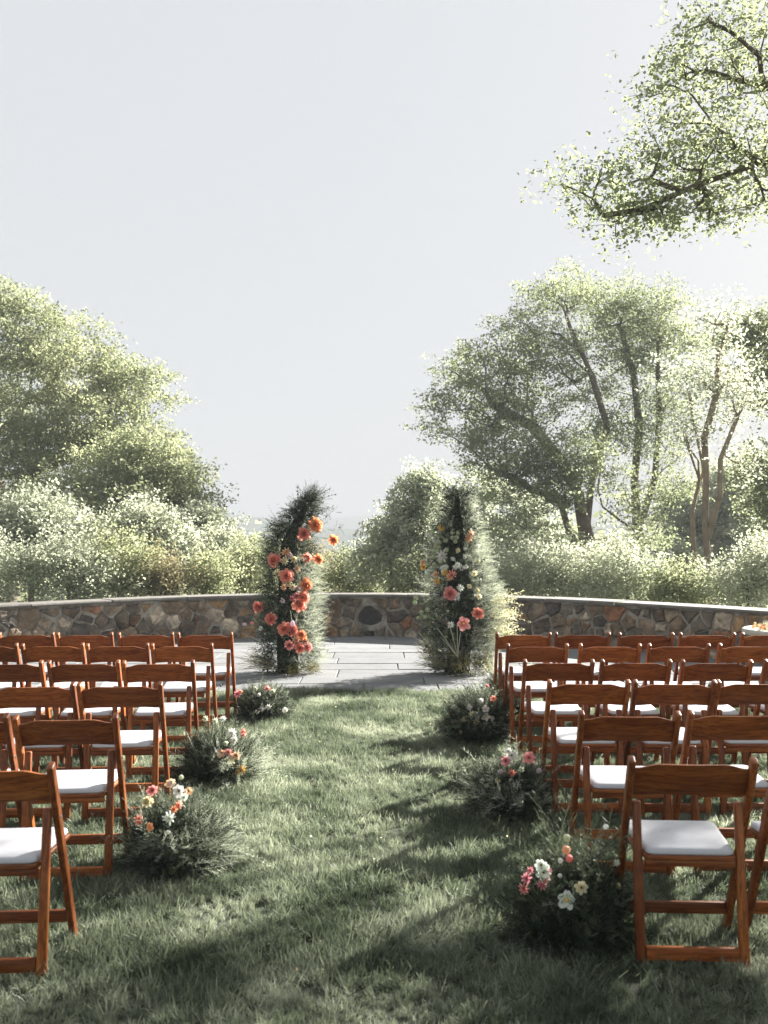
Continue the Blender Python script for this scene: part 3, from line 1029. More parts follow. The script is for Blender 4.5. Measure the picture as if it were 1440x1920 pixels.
make_tree('oak_tree', 'tall dark green tree with many steep limbs behind the big spreading one', 'tree',
          [ell(1140, 560, 85, 50, 39), ell(1225, 580, 80, 55, 39), ell(1290, 640, 48, 60, 39), ell(1170, 660, 90, 70, 39), ell(1255, 720, 70, 70, 38),
           ell(1170, 770, 75, 70, 38), ell(1230, 830, 50, 60, 37), ell(1200, 930, 60, 55, 36), ell(1210, 1010, 50, 50, 36), ell(1210, 620, 90, 60, 39), ell(1130, 820, 55, 60, 37), ell(1275, 900, 35, 50, 37)],
          [[gbase(1200, 38), P3(1200, 1090, 38), P3(1195, 1000, 38), P3(1190, 900, 38), P3(1200, 800, 38), P3(1190, 700, 38.5), P3(1165, 610, 39)],
           [P3(1195, 1000, 38), P3(1228, 900, 38), P3(1238, 780, 38), P3(1235, 680, 38.5), P3(1240, 600, 39)],
           [P3(1200, 1060, 38), P3(1250, 950, 37.5), P3(1290, 850, 37.5), P3(1310, 780, 37.5)],
           [P3(1195, 1000, 38), P3(1130, 950, 37.5), P3(1085, 900, 37)]],
          0.25, 430, 85, 0.110, 0.42, 0.6, LEAF_DARK, BARK, 32, 'trees beyond the wall', expo=1.6, cap=0.13)
make_tree('ash_tree', 'slender bare-stemmed tree forking low just behind the wall, few leaves', 'tree',
          [ell(1320, 690, 75, 60, 24), ell(1375, 740, 55, 60, 24), ell(1290, 800, 35, 50, 24), ell(1400, 860, 30, 40, 24), ell(1350, 600, 60, 40, 24)],
          [[gbase(1328, 24), P3(1328, 1110, 24), P3(1326, 1040, 24), P3(1322, 980, 24), P3(1325, 900, 24), P3(1322, 820, 24), P3(1345, 740, 24), P3(1350, 660, 24)],
           [P3(1328, 1110, 24), P3(1300, 1040, 24.2), P3(1298, 960, 24.2), P3(1312, 900, 24.2), P3(1285, 820, 24.3), P3(1265, 760, 24.3)],
           [P3(1326, 1010, 24), P3(1350, 930, 23.8), P3(1352, 860, 23.8), P3(1385, 780, 23.8), P3(1405, 720, 23.8)],
           [P3(1326, 1040, 24), P3(1365, 990, 24.1), P3(1400, 940, 24.1), P3(1430, 920, 24.1)],
           [P3(1300, 960, 24.2), P3(1320, 880, 24.5), P3(1300, 780, 24.5), P3(1290, 720, 24.5)]],
          0.11, 150, 40, 0.095, 0.36, 0.7, LEAF_PALE, BARK_PALE, 33, 'trees beyond the wall', seg=0.5, r_tip=0.006, cap=0.07)
make_tree('oak_tree', 'green tree cut off by the edge of the view at far right', 'tree',
          [ell(1430, 620, 70, 50, 30), ell(1400, 700, 30, 22, 30), ell(1470, 720, 70, 60, 30), ell(1440, 880, 60, 55, 29), ell(1470, 960, 60, 60, 29), ell(1390, 625, 30, 22, 30)],
          [[gbase(1500, 30), P3(1500, 980, 30), P3(1490, 860, 30), P3(1480, 740, 30), P3(1460, 650, 30)]],
          0.22, 200, 120, 0.11, 0.38, 0.6, LEAF_DARK, BARK, 34, 'trees beyond the wall')
make_tree('birch_tree', 'light airy young tree with pale leaves behind the right flower pillar', 'tree',
          [ell(790, 960, 60, 60, 20), ell(800, 900, 35, 30, 20), ell(730, 1010, 50, 55, 20), ell(820, 1040, 70, 70, 20), ell(700, 1050, 40, 45, 20)],
          [[gbase(790, 20), P3(790, 1060, 20), P3(793, 980, 20), P3(795, 890, 20)], [gbase(735, 20), P3(733, 1060, 20), P3(730, 1000, 20)]],
          0.05, 190, 150, 0.07, 0.20, 0.8, LEAF_PALE, BARK, 35, 'trees beyond the wall', r_tip=0.004)
make_tree('birch_tree', 'low broad pale tree filling the distance beneath the spreading one', 'tree',
          [ell(880, 1010, 60, 70, 44), ell(960, 1060, 90, 50, 44), ell(900, 920, 60, 40, 46), ell(1010, 980, 60, 60, 46)],
          [[gbase(900, 45), P3(900, 1080, 45), P3(900, 1000, 45)]],
          0.14, 170, 160, 0.17, 0.5, 0.7, LEAF_PALE, BARK, 36, 'trees beyond the wall')
make_tree('birch_tree', 'pale hazy tree crown filling in behind the slender bare-stemmed tree', 'tree',
          [ell(1290, 960, 80, 60, 48), ell(1380, 920, 70, 60, 48), ell(1400, 1040, 80, 60, 46), ell(1270, 1050, 80, 50, 46), ell(1350, 990, 90, 60, 48)],
          [[gbase(1340, 47), P3(1340, 1080, 47), P3(1340, 990, 47)]],
          0.16, 240, 170, 0.18, 0.5, 0.7, LEAF_PALE, BARK_PALE, 37, 'trees beyond the wall')
# big tree at the right whose boughs reach over the view and shade the front of the lawn
make_tree('oak_tree', 'large oak whose leafy bough hangs into the top right of the sky', 'tree',
          [(np.array(c), np.array(r)) for c, r in [
              ((2.2, 10.6, 5.45), (.42, .5, .34)), ((2.74, 10.6, 5.12), (.5, .5, .26)), ((2.86, 10.7, 5.72), (.45, .5, .33)), ((3.4, 10.7, 5.3), (.5, .6, .33)), ((3.45, 10.8, 6.0), (.6, .6, .45)),
              ((4.1, 10.8, 5.6), (.65, .7, .5)), ((3.15, 10.8, 6.45), (.4, .4, .28)), ((3.95, 10.9, 6.65), (.6, .7, .5)), ((3.4, 10.9, 7.0), (.38, .4, .28)), ((4.1, 11.0, 7.35), (.6, .7, .45)), ((3.6, 11.0, 7.45), (.4, .5, .25)),
              ((4.9, 11.0, 6.6), (.9, 1.2, .9)), ((5.3, 11.2, 8.0), (1.3, 1.3, .8)), ((7.2, 10.6, 7.6), (1.6, 1.5, 1.5)),
              ((9.2, 9.7, 7.2), (1.9, 1.8, 1.5)), ((7.9, 8.6, 6.0), (1.8, 1.5, 1.0)), ((10.4, 11.3, 6.0), (1.2, .9, .7)), ((8.3, 10.5, 5.9), (1.3, 1.0, .6)), ((7.3, 10.9, 6.0), (.9, .8, .5)), ((9.6, 10.6, 6.6), (1.2, .9, .7))]],
          [[(8.4, 11.6, -0.8), (8.4, 11.6, 1.0), (8.3, 11.5, 2.8), (8.1, 11.4, 4.4), (7.9, 11.3, 6.0), (8.2, 11.2, 7.4)],
           [(8.3, 11.5, 2.8), (7.2, 11.2, 4.6), (6.1, 11.0, 5.7), (5.2, 11.0, 6.05), (4.3, 10.8, 5.8), (3.45, 10.6, 5.45), (2.9, 10.6, 5.2), (2.45, 10.6, 5.12)],
           [(6.1, 11.0, 5.7), (5.2, 11.0, 6.5), (4.4, 10.9, 6.7), (3.7, 10.9, 6.9)],
           [(8.1, 11.4, 4.4), (6.8, 11.2, 5.8), (5.6, 11.1, 6.8), (4.7, 11.1, 7.5)],
           [(8.3, 11.5, 2.8), (8.6, 10.6, 4.4), (8.6, 9.8, 6.0)]],
          0.30, 900, 30, 0.060, 0.16, 0.75, LEAF_DARK, BARK, 41, r_tip=0.003, seg=0.3, expo=1.7, cap=0.032, nmain=3,
          weights=[.9, 1, .9, 1.1, 1.5, 1.8, .5, 1.4, .5, 1.2, .5, 2.0, 1.4, 1.6, 1.6, 1.6, 2.2, 2.4, 1.4, 2.0])

make_tree('birch_tree', 'pale thicket-like tree at far left between the tall tree and the bushes', 'tree',
          [ell(10, 1010, 80, 60, 23), ell(120, 1015, 90, 55, 23), ell(60, 960, 60, 40, 23)],
          [[gbase(60, 23), P3(60, 1080, 23), P3(62, 1000, 23)], [P3(60, 1080, 23), P3(120, 1020, 23)]],
          0.07, 190, 150, 0.085, 0.28, 0.9, LEAF_PALE, BARK, 38, 'trees beyond the wall', r_tip=0.004)
make_tree('birch_tree', 'pale rounded young tree left of the small one by the gap', 'tree',
          [ell(230, 1020, 80, 50, 23), ell(310, 1030, 60, 50, 23), ell(270, 980, 50, 35, 23)],
          [[gbase(260, 23), P3(260, 1080, 23), P3(262, 1010, 23)]],
          0.06, 160, 150, 0.085, 0.28, 0.9, LEAF_PALE, BARK, 39, 'trees beyond the wall', r_tip=0.004)
# --- shrubs right behind the wall
SH = [  # name, label, lobes, n, per, leaf size, mat, depth
    ('shrub', 'pale grey-green bush at the far left end behind the wall', [(-20, 1060, 80, 60), (60, 1085, 70, 40)], 17, LEAF_PALE, 60),
    ('shrub', 'rounded pale bush second from the left end of the wall', [(130, 1050, 70, 60), (180, 1090, 60, 40)], 17.5, LEAF_PALE, 70),
    ('shrub', 'tall light green bush left of the yellow one', [(230, 1055, 60, 60), (260, 1095, 50, 30)], 18, LEAF_LEFT, 60),
    ('shrub', 'yellow-tinged bush behind the wall', [(315, 1085, 45, 26)], 18, LEAF_YEL, 30),
    ('shrub', 'darker green bush right of the yellow one', [(395, 1085, 45, 40)], 18.5, LEAF_LEFT, 40),
    ('shrub', 'loose bush behind the left flower pillar', [(470, 1060, 55, 50), (440, 1090, 40, 30)], 20, LEAF_LEFT, 60),
    ('shrub', 'low olive bush in the middle of the gap between the pillars', [(610, 1070, 45, 45), (570, 1050, 40, 40)], 23, LEAF_YEL, 45),
    ('shrub', 'green bush with thin upright stems between the pillars', [(655, 1080, 50, 45), (690, 1090, 40, 30)], 21, LEAF_LEFT, 55),
    ('shrub', 'bush directly behind the right flower pillar', [(780, 1090, 60, 40), (850, 1075, 50, 45)], 19, LEAF_LEFT, 55),
    ('shrub', 'grey-green bush right of the right flower pillar', [(950, 1085, 70, 45), (1000, 1070, 60, 50)], 18.5, LEAF_PALE, 70),
    ('shrub', 'pale silvery bush below the forked trunk', [(1080, 1080, 60, 50), (1040, 1100, 50, 30)], 18, LEAF_PALE, 60),
    ('shrub', 'dense bush below the tall steep-limbed tree', [(1175, 1070, 70, 55), (1120, 1100, 60, 30)], 17.5, LEAF_PALE, 70),
    ('shrub', 'low bush between the tall tree and the slender stems', [(1260, 1100, 60, 35), (1300, 1110, 50, 30)], 16.5, LEAF_LEFT, 50),
    ('shrub', 'pale bush right of the slender stems', [(1400, 1090, 70, 50), (1440, 1050, 60, 50)], 16, LEAF_PALE, 70),
]
for i, (nm, lab, lobes, d, mat, nt_) in enumerate(SH):
    ls = [ell(a, b_, c, e, d) for a, b_, c, e in lobes]
    base = gbase(lobes[0][0], d)
    tops = [[base, tuple(np.array(ls[0][0]) * np.array([1, 1, 1]) + np.array((0, 0, -0.35 * ls[0][1][2])))]]
    tops[0].insert(1, tuple((np.array(tops[0][0]) * 0.55 + np.array(tops[0][1]) * 0.45)))
    make_tree(nm, lab, 'bush', ls, tops, 0.03, int(nt_ * 1.15), 130, 0.058, 0.20, 1.0, mat, BARK, 60 + i, 'bushes behind the wall', r_tip=0.003, seg=0.25, foliage='foliage')

# --- far woods in the valley, one mass
def build_woods():
    rg = np.random.default_rng(77)
    n = 520
    d = 60 * (300 / 60) ** rg.random(n)
    pxx = rg.uniform(-350, 1800, n)
    X = (pxx - 720) / F * d
    z = np.array([ground_z(a, b_) for a, b_ in zip(X, d)])
    tips = []
    h = rg.uniform(3.0, 6.0, n) * np.where(np.abs(pxx - 600) < 220, 0.75, 1.5)
    for k in range(12):
        o = rg.normal(size=(n, 3)) * np.stack([h * 0.35, h * 0.35, h * 0.33], 1)
        tips.append(np.stack([X, d, z + h * 0.65], 1) + o)
    tips = np.concatenate(tips)
    V, Fq, rn = leaves_for(tips, 12, 0.9, 0.7, 0.75, rg)
    o = link('woods', arr_mesh('woods', V, Fq, rn), LEAF_LEFT)
    tag(o, 'far-off green woods falling away into the valley behind the wall', 'woods', kind='stuff')
build_woods()

# ------------------------------------------------------------------ flowers
def petal_mat(name, inner, outer, tr=0.5):
    m, n, b = mat_new(name)
    at = n.nodes.new('ShaderNodeAttribute'); at.attribute_name = 'rnd'
    c = ramp(n, [(0.0, inner), (0.35, tuple((a + b_) / 2 for a, b_ in zip(inner, outer))), (1.0, outer)], at.outputs['Fac'])
    oi = n.nodes.new('ShaderNodeObjectInfo')
    t = ramp(n, [(0.0, (0.86, 0.80, 0.82)), (0.5, (1, 1, 1)), (1.0, (1.1, 1.18, 1.1))], oi.outputs['Random'])
    c = mix(n, c, t, 0.8, 'MULTIPLY')
    n.links.new(c, b.inputs['Base Color']); b.inputs['Roughness'].default_value = 0.6
    trn = n.nodes.new('ShaderNodeBsdfTranslucent'); n.links.new(c, trn.inputs['Color'])
    ms = n.nodes.new('ShaderNodeMixShader'); ms.inputs['Fac'].default_value = tr
    out = n.nodes['Material Output']
    n.links.new(b.outputs['BSDF'], ms.inputs[1]); n.links.new(trn.outputs['BSDF'], ms.inputs[2]); n.links.new(ms.outputs['Shader'], out.inputs['Surface'])
    return m
PET = {
    'coral': petal_mat('coral_petal', (0.74, 0.18, 0.11), (0.88, 0.42, 0.33)),
    'orange': petal_mat('orange_petal', (0.74, 0.26, 0.07), (0.88, 0.42, 0.24)),
    'pink': petal_mat('pink_petal', (0.60, 0.10, 0.12), (0.84, 0.42, 0.38)),
    'rose': petal_mat('rose_petal', (0.42, 0.07, 0.10), (0.72, 0.32, 0.36)),
    'peach': petal_mat('peach_petal', (0.66, 0.28, 0.12), (0.86, 0.62, 0.42)),
    'cream': petal_mat('cream_petal', (0.55, 0.45, 0.18), (0.82, 0.76, 0.55)),
    'white': petal_mat('white_petal', (0.60, 0.62, 0.45), (0.86, 0.87, 0.86)),
    'yellow': petal_mat('yellow_petal', (0.65, 0.30, 0.04), (0.84, 0.58, 0.14)),
    'mauve': petal_mat('mauve_petal', (0.45, 0.28, 0.36), (0.72, 0.58, 0.66)),
    'green': petal_mat('green_white_petal', (0.30, 0.36, 0.20), (0.66, 0.70, 0.54)),
}
CENTRE_Y = simple_mat('golden_stamens', (0.70, 0.38, 0.06), 0.7, 200, 0.4)
CENTRE_D = simple_mat('dark_stamens', (0.09, 0.035, 0.03), 0.8, 200, 0.4)

def petal_grid(L, W, cup, curl, notch, rnd):
    """petal along +Y, z up (face side). returns verts 5x3 + quads, value 0 at base..1 at tip"""
    V, R = [], []
    for j in range(5):
        t = j / 4
        w = W * math.sin(math.pi * min(1, 0.14 + 0.72 * t)) ** 0.8 * (1.0 if j < 4 else 0.72)
        for i in (-1, 0, 1):
            y = L * t - (notch * L if (i == 0 and j == 4) else 0)
            z = cup * (abs(i) * w) + curl * t * t * L + rnd.uniform(-.03, .03) * L
            V.append((i * w * 0.5 * (1 + rnd.uniform(-.08, .08)), y, z)); R.append(t)
    Fq = [(3 * j + i, 3 * j + i + 1, 3 * j + i + 4, 3 * j + i + 3) for j in range(4) for i in range(2)]
    return V, Fq, R

def flower_mesh(name, rings, seed):
    """rings: (count, length, width, cup, curl, open angle deg from the axis, base radius, base height)"""
    rnd = random.Random(seed)
    Vs, Fs, Rs = [], [], []
    for cnt, L, W, cup, curl, op, br, bh in rings:
        a0 = rnd.random() * 6.28
        for k in range(cnt):
            V, Fq, R = petal_grid(L * rnd.uniform(.85, 1.1), W * rnd.uniform(.85, 1.1), cup, curl, rnd.uniform(0, .12), rnd)
            a = a0 + 6.283 * k / cnt + rnd.uniform(-.15, .15)
            o = math.radians(op + rnd.uniform(-9, 9))
            M = Matrix.Rotation(a, 3, 'Z') @ Matrix.Rotation(math.radians(90) - o, 3, 'X')
            off = len(Vs)
            base = Matrix.Rotation(a, 3, 'Z') @ Vector((0, br, bh))
            for v_ in V: Vs.append(tuple(M @ Vector(v_) + base))
            Fs += [tuple(i + off for i in f) for f in Fq]; Rs += R
    me = arr_mesh(name, np.array(Vs), np.array(Fs), np.array(Rs), smooth=True)
    return me

PEONY = [  # unit diameter about 1
    (9, .50, .40, .35, -.12, 78, .04, -.05), (8, .44, .36, .45, .05, 58, .04, 0), (8, .36, .30, .6, .25, 38, .03, .02), (7, .26, .22, .7, .4, 20, .02, .04)]
OPEN = [(7, .50, .34, .12, -.05, 80, .03, 0), (5, .40, .30, .2, .02, 66, .03, .02)]
FIVE = [(5, .50, .44, .12, -.06, 78, .03, 0)]
DOME = [(9, .5, .16, .2, .1, 75, .03, 0), (9, .40, .15, .2, .1, 50, .02, .02), (7, .34, .14, .2, .1, 25, .01, .04)]

def flower_variants(nm, rings, n=2):
    return [(rings, s) for s in range(n)]
_fm = {}
def get_flower(kind, colour, variant):
    key = (kind, colour, variant)
    if key not in _fm:
        rings = {'peony': PEONY, 'anemone': OPEN, 'poppy': FIVE, 'dahlia': DOME}[kind]
        me = flower_mesh(kind, rings, hash((kind, variant)) % 1000 if False else (len(kind) * 31 + variant * 7))
        me.materials.append(PET[colour]); _fm[key] = me
    return _fm[key]
def ball_mesh(name, seed, bumps=60):
    """a round head of small overlapping petals"""
    rg = np.random.default_rng(seed)
    k = np.arange(bumps) + 0.5
    ph = np.arccos(1 - 2 * k / bumps); th = math.pi * (1 + 5 ** 0.5) * k
    D = np.stack([np.cos(th) * np.sin(ph), np.sin(th) * np.sin(ph), np.cos(ph)], 1)
    tv = np.array([(-.13, -.10, 0), (.13, -.10, 0), (.10, .14, .05), (-.10, .14, .05)])
    R = frames(D, rg.uniform(.8, 1.2, bumps), np.tile((0, 0, 1.0), (bumps, 1)) + rg.normal(size=(bumps, 3)) * .3)
    return scatter(tv, np.array([(0, 1, 2, 3)]), D * 0.45, R, rg.random(bumps))
_bm = {}
def get_ball(colour):
    if colour not in _bm:
        V, Fq, r = ball_mesh('b', 3, 70)
        # solid core
        me = arr_mesh('button_flower', V, Fq, r); me.materials.append(PET[colour]); _bm[colour] = me
    return _bm[colour]
_cm = {}
def get_centre(dark):
    if dark not in _cm:
        bm = bmesh.new(); bmesh.ops.create_icosphere(bm, subdivisions=2, radius=0.5)
        rr = random.Random(2)
        for v_ in bm.verts: v_.co *= rr.uniform(0.82, 1.1); v_.co.z *= 0.6
        me = bm_mesh('flower_centre', bm); me.materials.append(CENTRE_D if dark else CENTRE_Y); _cm[dark] = me
    return _cm[dark]
_bud = []
def get_bud(colour):
    for c, me in _bud:
        if c == colour: return me
    bm = bmesh.new(); bmesh.ops.create_uvsphere(bm, u_segments=8, v_segments=7, radius=0.5)
    for v_ in bm.verts:
        v_.co.z *= 1.35; v_.co.x *= 0.8 + 0.35 * (v_.co.z < 0)
    me = bm_mesh('bud', bm); a = me.attributes.new('rnd', 'FLOAT', 'POINT')
    a.data.foreach_set('value', [0.7] * len(me.vertices))
    me.materials.append(PET[colour]); _bud.append((colour, me)); return me

frnd = random.Random(9)
def add_flower(root, kind, colour, p, size, facing, label=None):
    """p: world point"""
    q = Vector(facing).normalized().to_track_quat('Z', 'Y') @ Quaternion((0, 0, 1), frnd.uniform(0, 6.28))
    nm = {'peony': 'peony', 'anemone': 'anemone', 'poppy': 'poppy', 'dahlia': 'dahlia', 'ball': 'button_flower', 'bud': 'flower_bud'}[kind]
    me = get_ball(colour) if kind == 'ball' else get_bud(colour) if kind == 'bud' else get_flower(kind, colour, frnd.randint(0, 1))
    o = link(nm, me, None, root)
    o.location = Vector(p) - root.location
    o.rotation_mode = 'QUATERNION'; o.rotation_quaternion = q
    o.scale = (size, size, size)
    if label: o['label'] = label
    if kind in ('anemone', 'poppy', 'peony'):
        c = link('flower_centre', get_centre(kind == 'anemone'), None, o)
        k = 0.20 if kind != 'anemone' else 0.17
        c.scale = (k, k, k); c.location = (0, 0, 0.07 if kind != 'peony' else 0.12)
    return o

# greenery sprig templates (along +Z, length 1)
def tri(a, b_, c): return [a, b_, c]
def sprig_fern(n_side=13, L=0.30, seed=0, bend=0.25, w=0.008):
    rr = random.Random(seed); V = []; Fq = []
    def at(t): return np.array((bend * t * t, 0, t))
    for k in range(5):   # stem as thin quads -> two-sided strip
        t0, t1 = k / 5, (k + 1) / 5
        a, b_ = at(t0), at(t1); off = len(V)
        V += [a + (0, w * .6, 0), a - (0, w * .6, 0), b_ - (0, w * .4, 0), b_ + (0, w * .4, 0)]; Fq.append((off, off + 1, off + 2, off + 3))
    for k in range(n_side):
        t = 0.12 + 0.86 * k / n_side
        for s in (-1, 1):
            ll = L * (1 - t * 0.75) * rr.uniform(.7, 1.2)
            a = at(t); th = rr.uniform(0.5, 1.1)
            out = np.array((rr.uniform(-.5, .5), s, 0)); out /= np.linalg.norm(out)
            tip = a + out * ll * math.sin(th) + np.array((0, 0, 1)) * ll * math.cos(th)
            mid = (a + tip) / 2 + np.array((0.03, 0, -0.02)) * ll
            side = np.cross(tip - a, (0.3, 0.2, 1)); side = side / (np.linalg.norm(side) + 1e-9) * w
            off = len(V)
            V += [a, mid + side, tip, mid - side]; Fq.append((off, off + 1, off + 2, off + 3))
            # fine side needles
            for q in (0.35, 0.6, 0.85):
                b0 = a + (tip - a) * q
                e = b0 + (out * -0.1 + np.array((rr.uniform(-.6, .6), rr.uniform(-.6, .6), rr.uniform(.0, .8)))) * ll * 0.45
                off = len(V)
                V += [b0, (b0 + e) / 2 + side * .7, e, (b0 + e) / 2 - side * .7]; Fq.append((off, off + 1, off + 2, off + 3))
    return np.array(V), np.array(Fq)
def sprig_leafy(n=16, leaf=0.13, seed=0, bend=0.2):
    rr = random.Random(seed); V = []; Fq = []
    for k in range(4):
        t0, t1 = k / 4, (k + 1) / 4; off = len(V)
        V += [np.array((bend * t0 * t0, .008, t0)), np.array((bend * t0 * t0, -.008, t0)), np.array((bend * t1 * t1, -.006, t1)), np.array((bend * t1 * t1, .006, t1))]; Fq.append((off, off + 1, off + 2, off + 3))
    for k in range(n):
        t = 0.2 + 0.8 * k / (n - 1); a = k * 2.4
        c = np.array((bend * t * t, 0, t)); d = np.array((math.cos(a), math.sin(a), 0.5 + rr.uniform(-.3, .4))); d /= np.linalg.norm(d)
        sd = np.cross(d, (0, 0, 1)); sd /= np.linalg.norm(sd); l = leaf * rr.uniform(.7, 1.2)
        off = len(V)
        V += [c, c + d * l * .5 + sd * l * .27, c + d * l, c + d * l * .5 - sd * l * .27]; Fq.append((off, off + 1, off + 2, off + 3))
    return np.array(V), np.array(Fq)
def blade_arc(seed=0, w=0.010, droop=0.9):
    V = []; Fq = []; th = 0.1; p = np.array((0.0, 0, 0))
    for k in range(7):
        ww = w * (1 - k / 7.5)
        V += [p + (0, ww, 0), p - (0, ww, 0)]
        th += droop / 6 * (0.5 + k * 0.2)
        p = p + np.array((math.sin(th), 0, math.cos(th))) / 6
    for k in range(6): Fq.append((2 * k, 2 * k + 1, 2 * k + 3, 2 * k + 2))
    return np.array(V), np.array(Fq)
def curl_strand(seed=0, w=0.006):
    rr = random.Random(seed); V = []; Fq = []; p = np.array((0.0, 0, 0)); a = 0.0; b_ = 0.3
    for k in range(12):
        V += [p + (0, w, 0), p - (0, w, 0)]
        a += rr.uniform(0.1, 0.8); b_ += rr.uniform(-.3, .35)
        p = p + np.array((math.sin(a) * math.cos(b_), math.sin(b_), math.cos(a))) / 9
    for k in range(11): Fq.append((2 * k, 2 * k + 1, 2 * k + 3, 2 * k + 2))
    return np.array(V), np.array(Fq)

FERN = [sprig_fern(seed=s, bend=b_) for s, b_ in ((1, .2), (2, .4), (3, -.2))]
FERN_FINE = [sprig_fern(12, 0.30, seed=s, bend=b_, w=0.0045) for s, b_ in ((4, .3), (5, .55), (6, -.3))]
LEAFY = [sprig_leafy(seed=s, bend=b_) for s, b_ in ((1, .2), (2, .4))]
LEAFY_BIG = [sprig_leafy(6, 0.42, seed=3, bend=.2)]
LEAFY_FINE = [sprig_leafy(22, 0.07, seed=7, bend=.3)]
ARC = [blade_arc(0), blade_arc(1, droop=0.5)]
CURL = [curl_strand(s) for s in range(3)]

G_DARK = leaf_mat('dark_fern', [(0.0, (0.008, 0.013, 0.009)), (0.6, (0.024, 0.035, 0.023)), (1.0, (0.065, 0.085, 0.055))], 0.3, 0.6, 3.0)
G_MID = leaf_mat('green_sprig', [(0.0, (0.03, 0.042, 0.026)), (0.6, (0.085, 0.108, 0.068)), (1.0, (0.18, 0.21, 0.14))], 0.4, 0.55, 3.0)
G_PALE = leaf_mat('silvery_fern', [(0.0, (0.22, 0.25, 0.20)), (0.6, (0.42, 0.455, 0.38)), (1.0, (0.60, 0.63, 0.55))], 0.5, 0.6, 3.0)  # pale sprigs, lightened further to carry the sun-side glow in their colour
G_YEL = leaf_mat('mossy_yellow', [(0.0, (0.10, 0.095, 0.03)), (0.6, (0.24, 0.22, 0.07)), (1.0, (0.42, 0.38, 0.15))], 0.35, 0.7, 6.0)
G_HAY = leaf_mat('dry_grass', [(0.0, (0.13, 0.13, 0.085)), (0.6, (0.25, 0.25, 0.17)), (1.0, (0.42, 0.41, 0.30))], 0.35, 0.6, 3.0)

def scatter_mix(templates, P, D, sizes, rg, roll=None):
    out = []
    which = rg.integers(0, len(templates), len(P))
    for k, (tv, tf) in enumerate(templates):
        s = which == k
        if s.sum(): out.append(scatter(tv, tf, P[s], frames(D[s], sizes[s], rg.normal(size=(s.sum(), 3)) if roll is None else roll[s]), rg.random(s.sum())))
    return join(out)

def core_mesh(outline, cx_of, base, thick=0.82):
    """solid dark moss body following an outline: list of (z, x0, x1)"""
    V = []; seg = 16; rr = random.Random(1)
    for z, x0, x1 in outline:
        c = (x0 + x1) / 2; r = (x1 - x0) / 2 * thick
        for k in range(seg):
            a = 6.283 * k / seg; q = r * rr.uniform(.86, 1.08)
            V.append((c + q * math.cos(a), q * math.sin(a) * 0.85, z))
    n = len(outline)
    Fq = [(j * seg + i, j * seg + (i + 1) % seg, (j + 1) * seg + (i + 1) % seg, (j + 1) * seg + i) for j in range(n - 1) for i in range(seg)]
    return np.array(V), Fq + [tuple(range((n - 1) * seg, n * seg))]

MOSS = simple_mat('dark_moss', (0.022, 0.028, 0.016), 1.0, 30, 0.6, 60, 1.0, 0.03, 0.1)

def pillar(name, label, pxb, d, outline_px, seed):
    rg = np.random.default_rng(seed)
    s = F / d
    bx = (pxb - 720) / s
    base = Vector((bx, d, 0.035))
    root = empty(name, base)
    tag(root, label, 'flower pillar', 'free-standing flower pillars')
    ol = [(CAM_H - (y - HZ) / s - 0.035, (x0 - 720) / s - bx, (x1 - 720) / s - bx) for y, x0, x1 in outline_px]
    ol.sort()
    ol[0] = (0.0, ol[0][1], ol[0][2])
    V, Fc = core_mesh([(z, (a + b_) / 2 - (b_ - a) * 0.21, (a + b_) / 2 + (b_ - a) * 0.21) for z, a, b_ in ol], None, base)
    me = bpy.data.meshes.new('moss_core'); me.from_pydata([tuple(v_) for v_ in V], [], Fc); me.update()
    link('moss_core', me, MOSS, root)
    zz = np.array([o[0] for o in ol]); xl = np.array([o[1] for o in ol]); xr = np.array([o[2] for o in ol])
    def surf(n, a_lo=0, a_hi=2 * math.pi, zlo=0.02, zhi=None, inner=0.62):
        zhi = zhi or zz[-1]
        z = rg.uniform(zlo, zhi, n); a = rg.uniform(a_lo, a_hi, n)
        l = np.interp(z, zz, xl); r = np.interp(z, zz, xr); c = (l + r) / 2; q = (r - l) / 2
        k = inner * rg.uniform(0.75, 1.05, n)
        P = np.stack([c + q * k * np.cos(a), q * k * np.sin(a) * 0.85, z], 1)
        Dn = np.stack([np.cos(a), np.sin(a), np.zeros(n)], 1)
        return P, Dn, q
    def add(nm, mat, tmpl, P, D, sz):
        V, Fq, r_ = scatter_mix(tmpl, P, D, sz, rg)
        o = link(nm, arr_mesh(nm, V, Fq, r_), mat, root); o['kind'] = 'stuff'; return o
    def fpt(x, y, extra=0.02):
        extra += 0.035
        """photo pixel -> a point on the pillar's camera side"""
        z = CAM_H - (y - HZ) / s - 0.035; X = (x - 720) / s - bx
        l = np.interp(z, zz, xl); r = np.interp(z, zz, xr); c = (l + r) / 2; q = max((r - l) / 2, .05)
        t = max(-0.98, min(0.98, (X - c) / q))
        yy = -q * 0.72 * math.sqrt(1 - t * t) - extra
        # keep the line of sight: scale for the nearer distance
        k = (d + yy) / d
        return Vector(((x - 720) / s * k, d + yy, CAM_H - (y - HZ) / s * k)), Vector((t * 0.8, -1, 0.15))
    return root, surf, add, fpt, rg

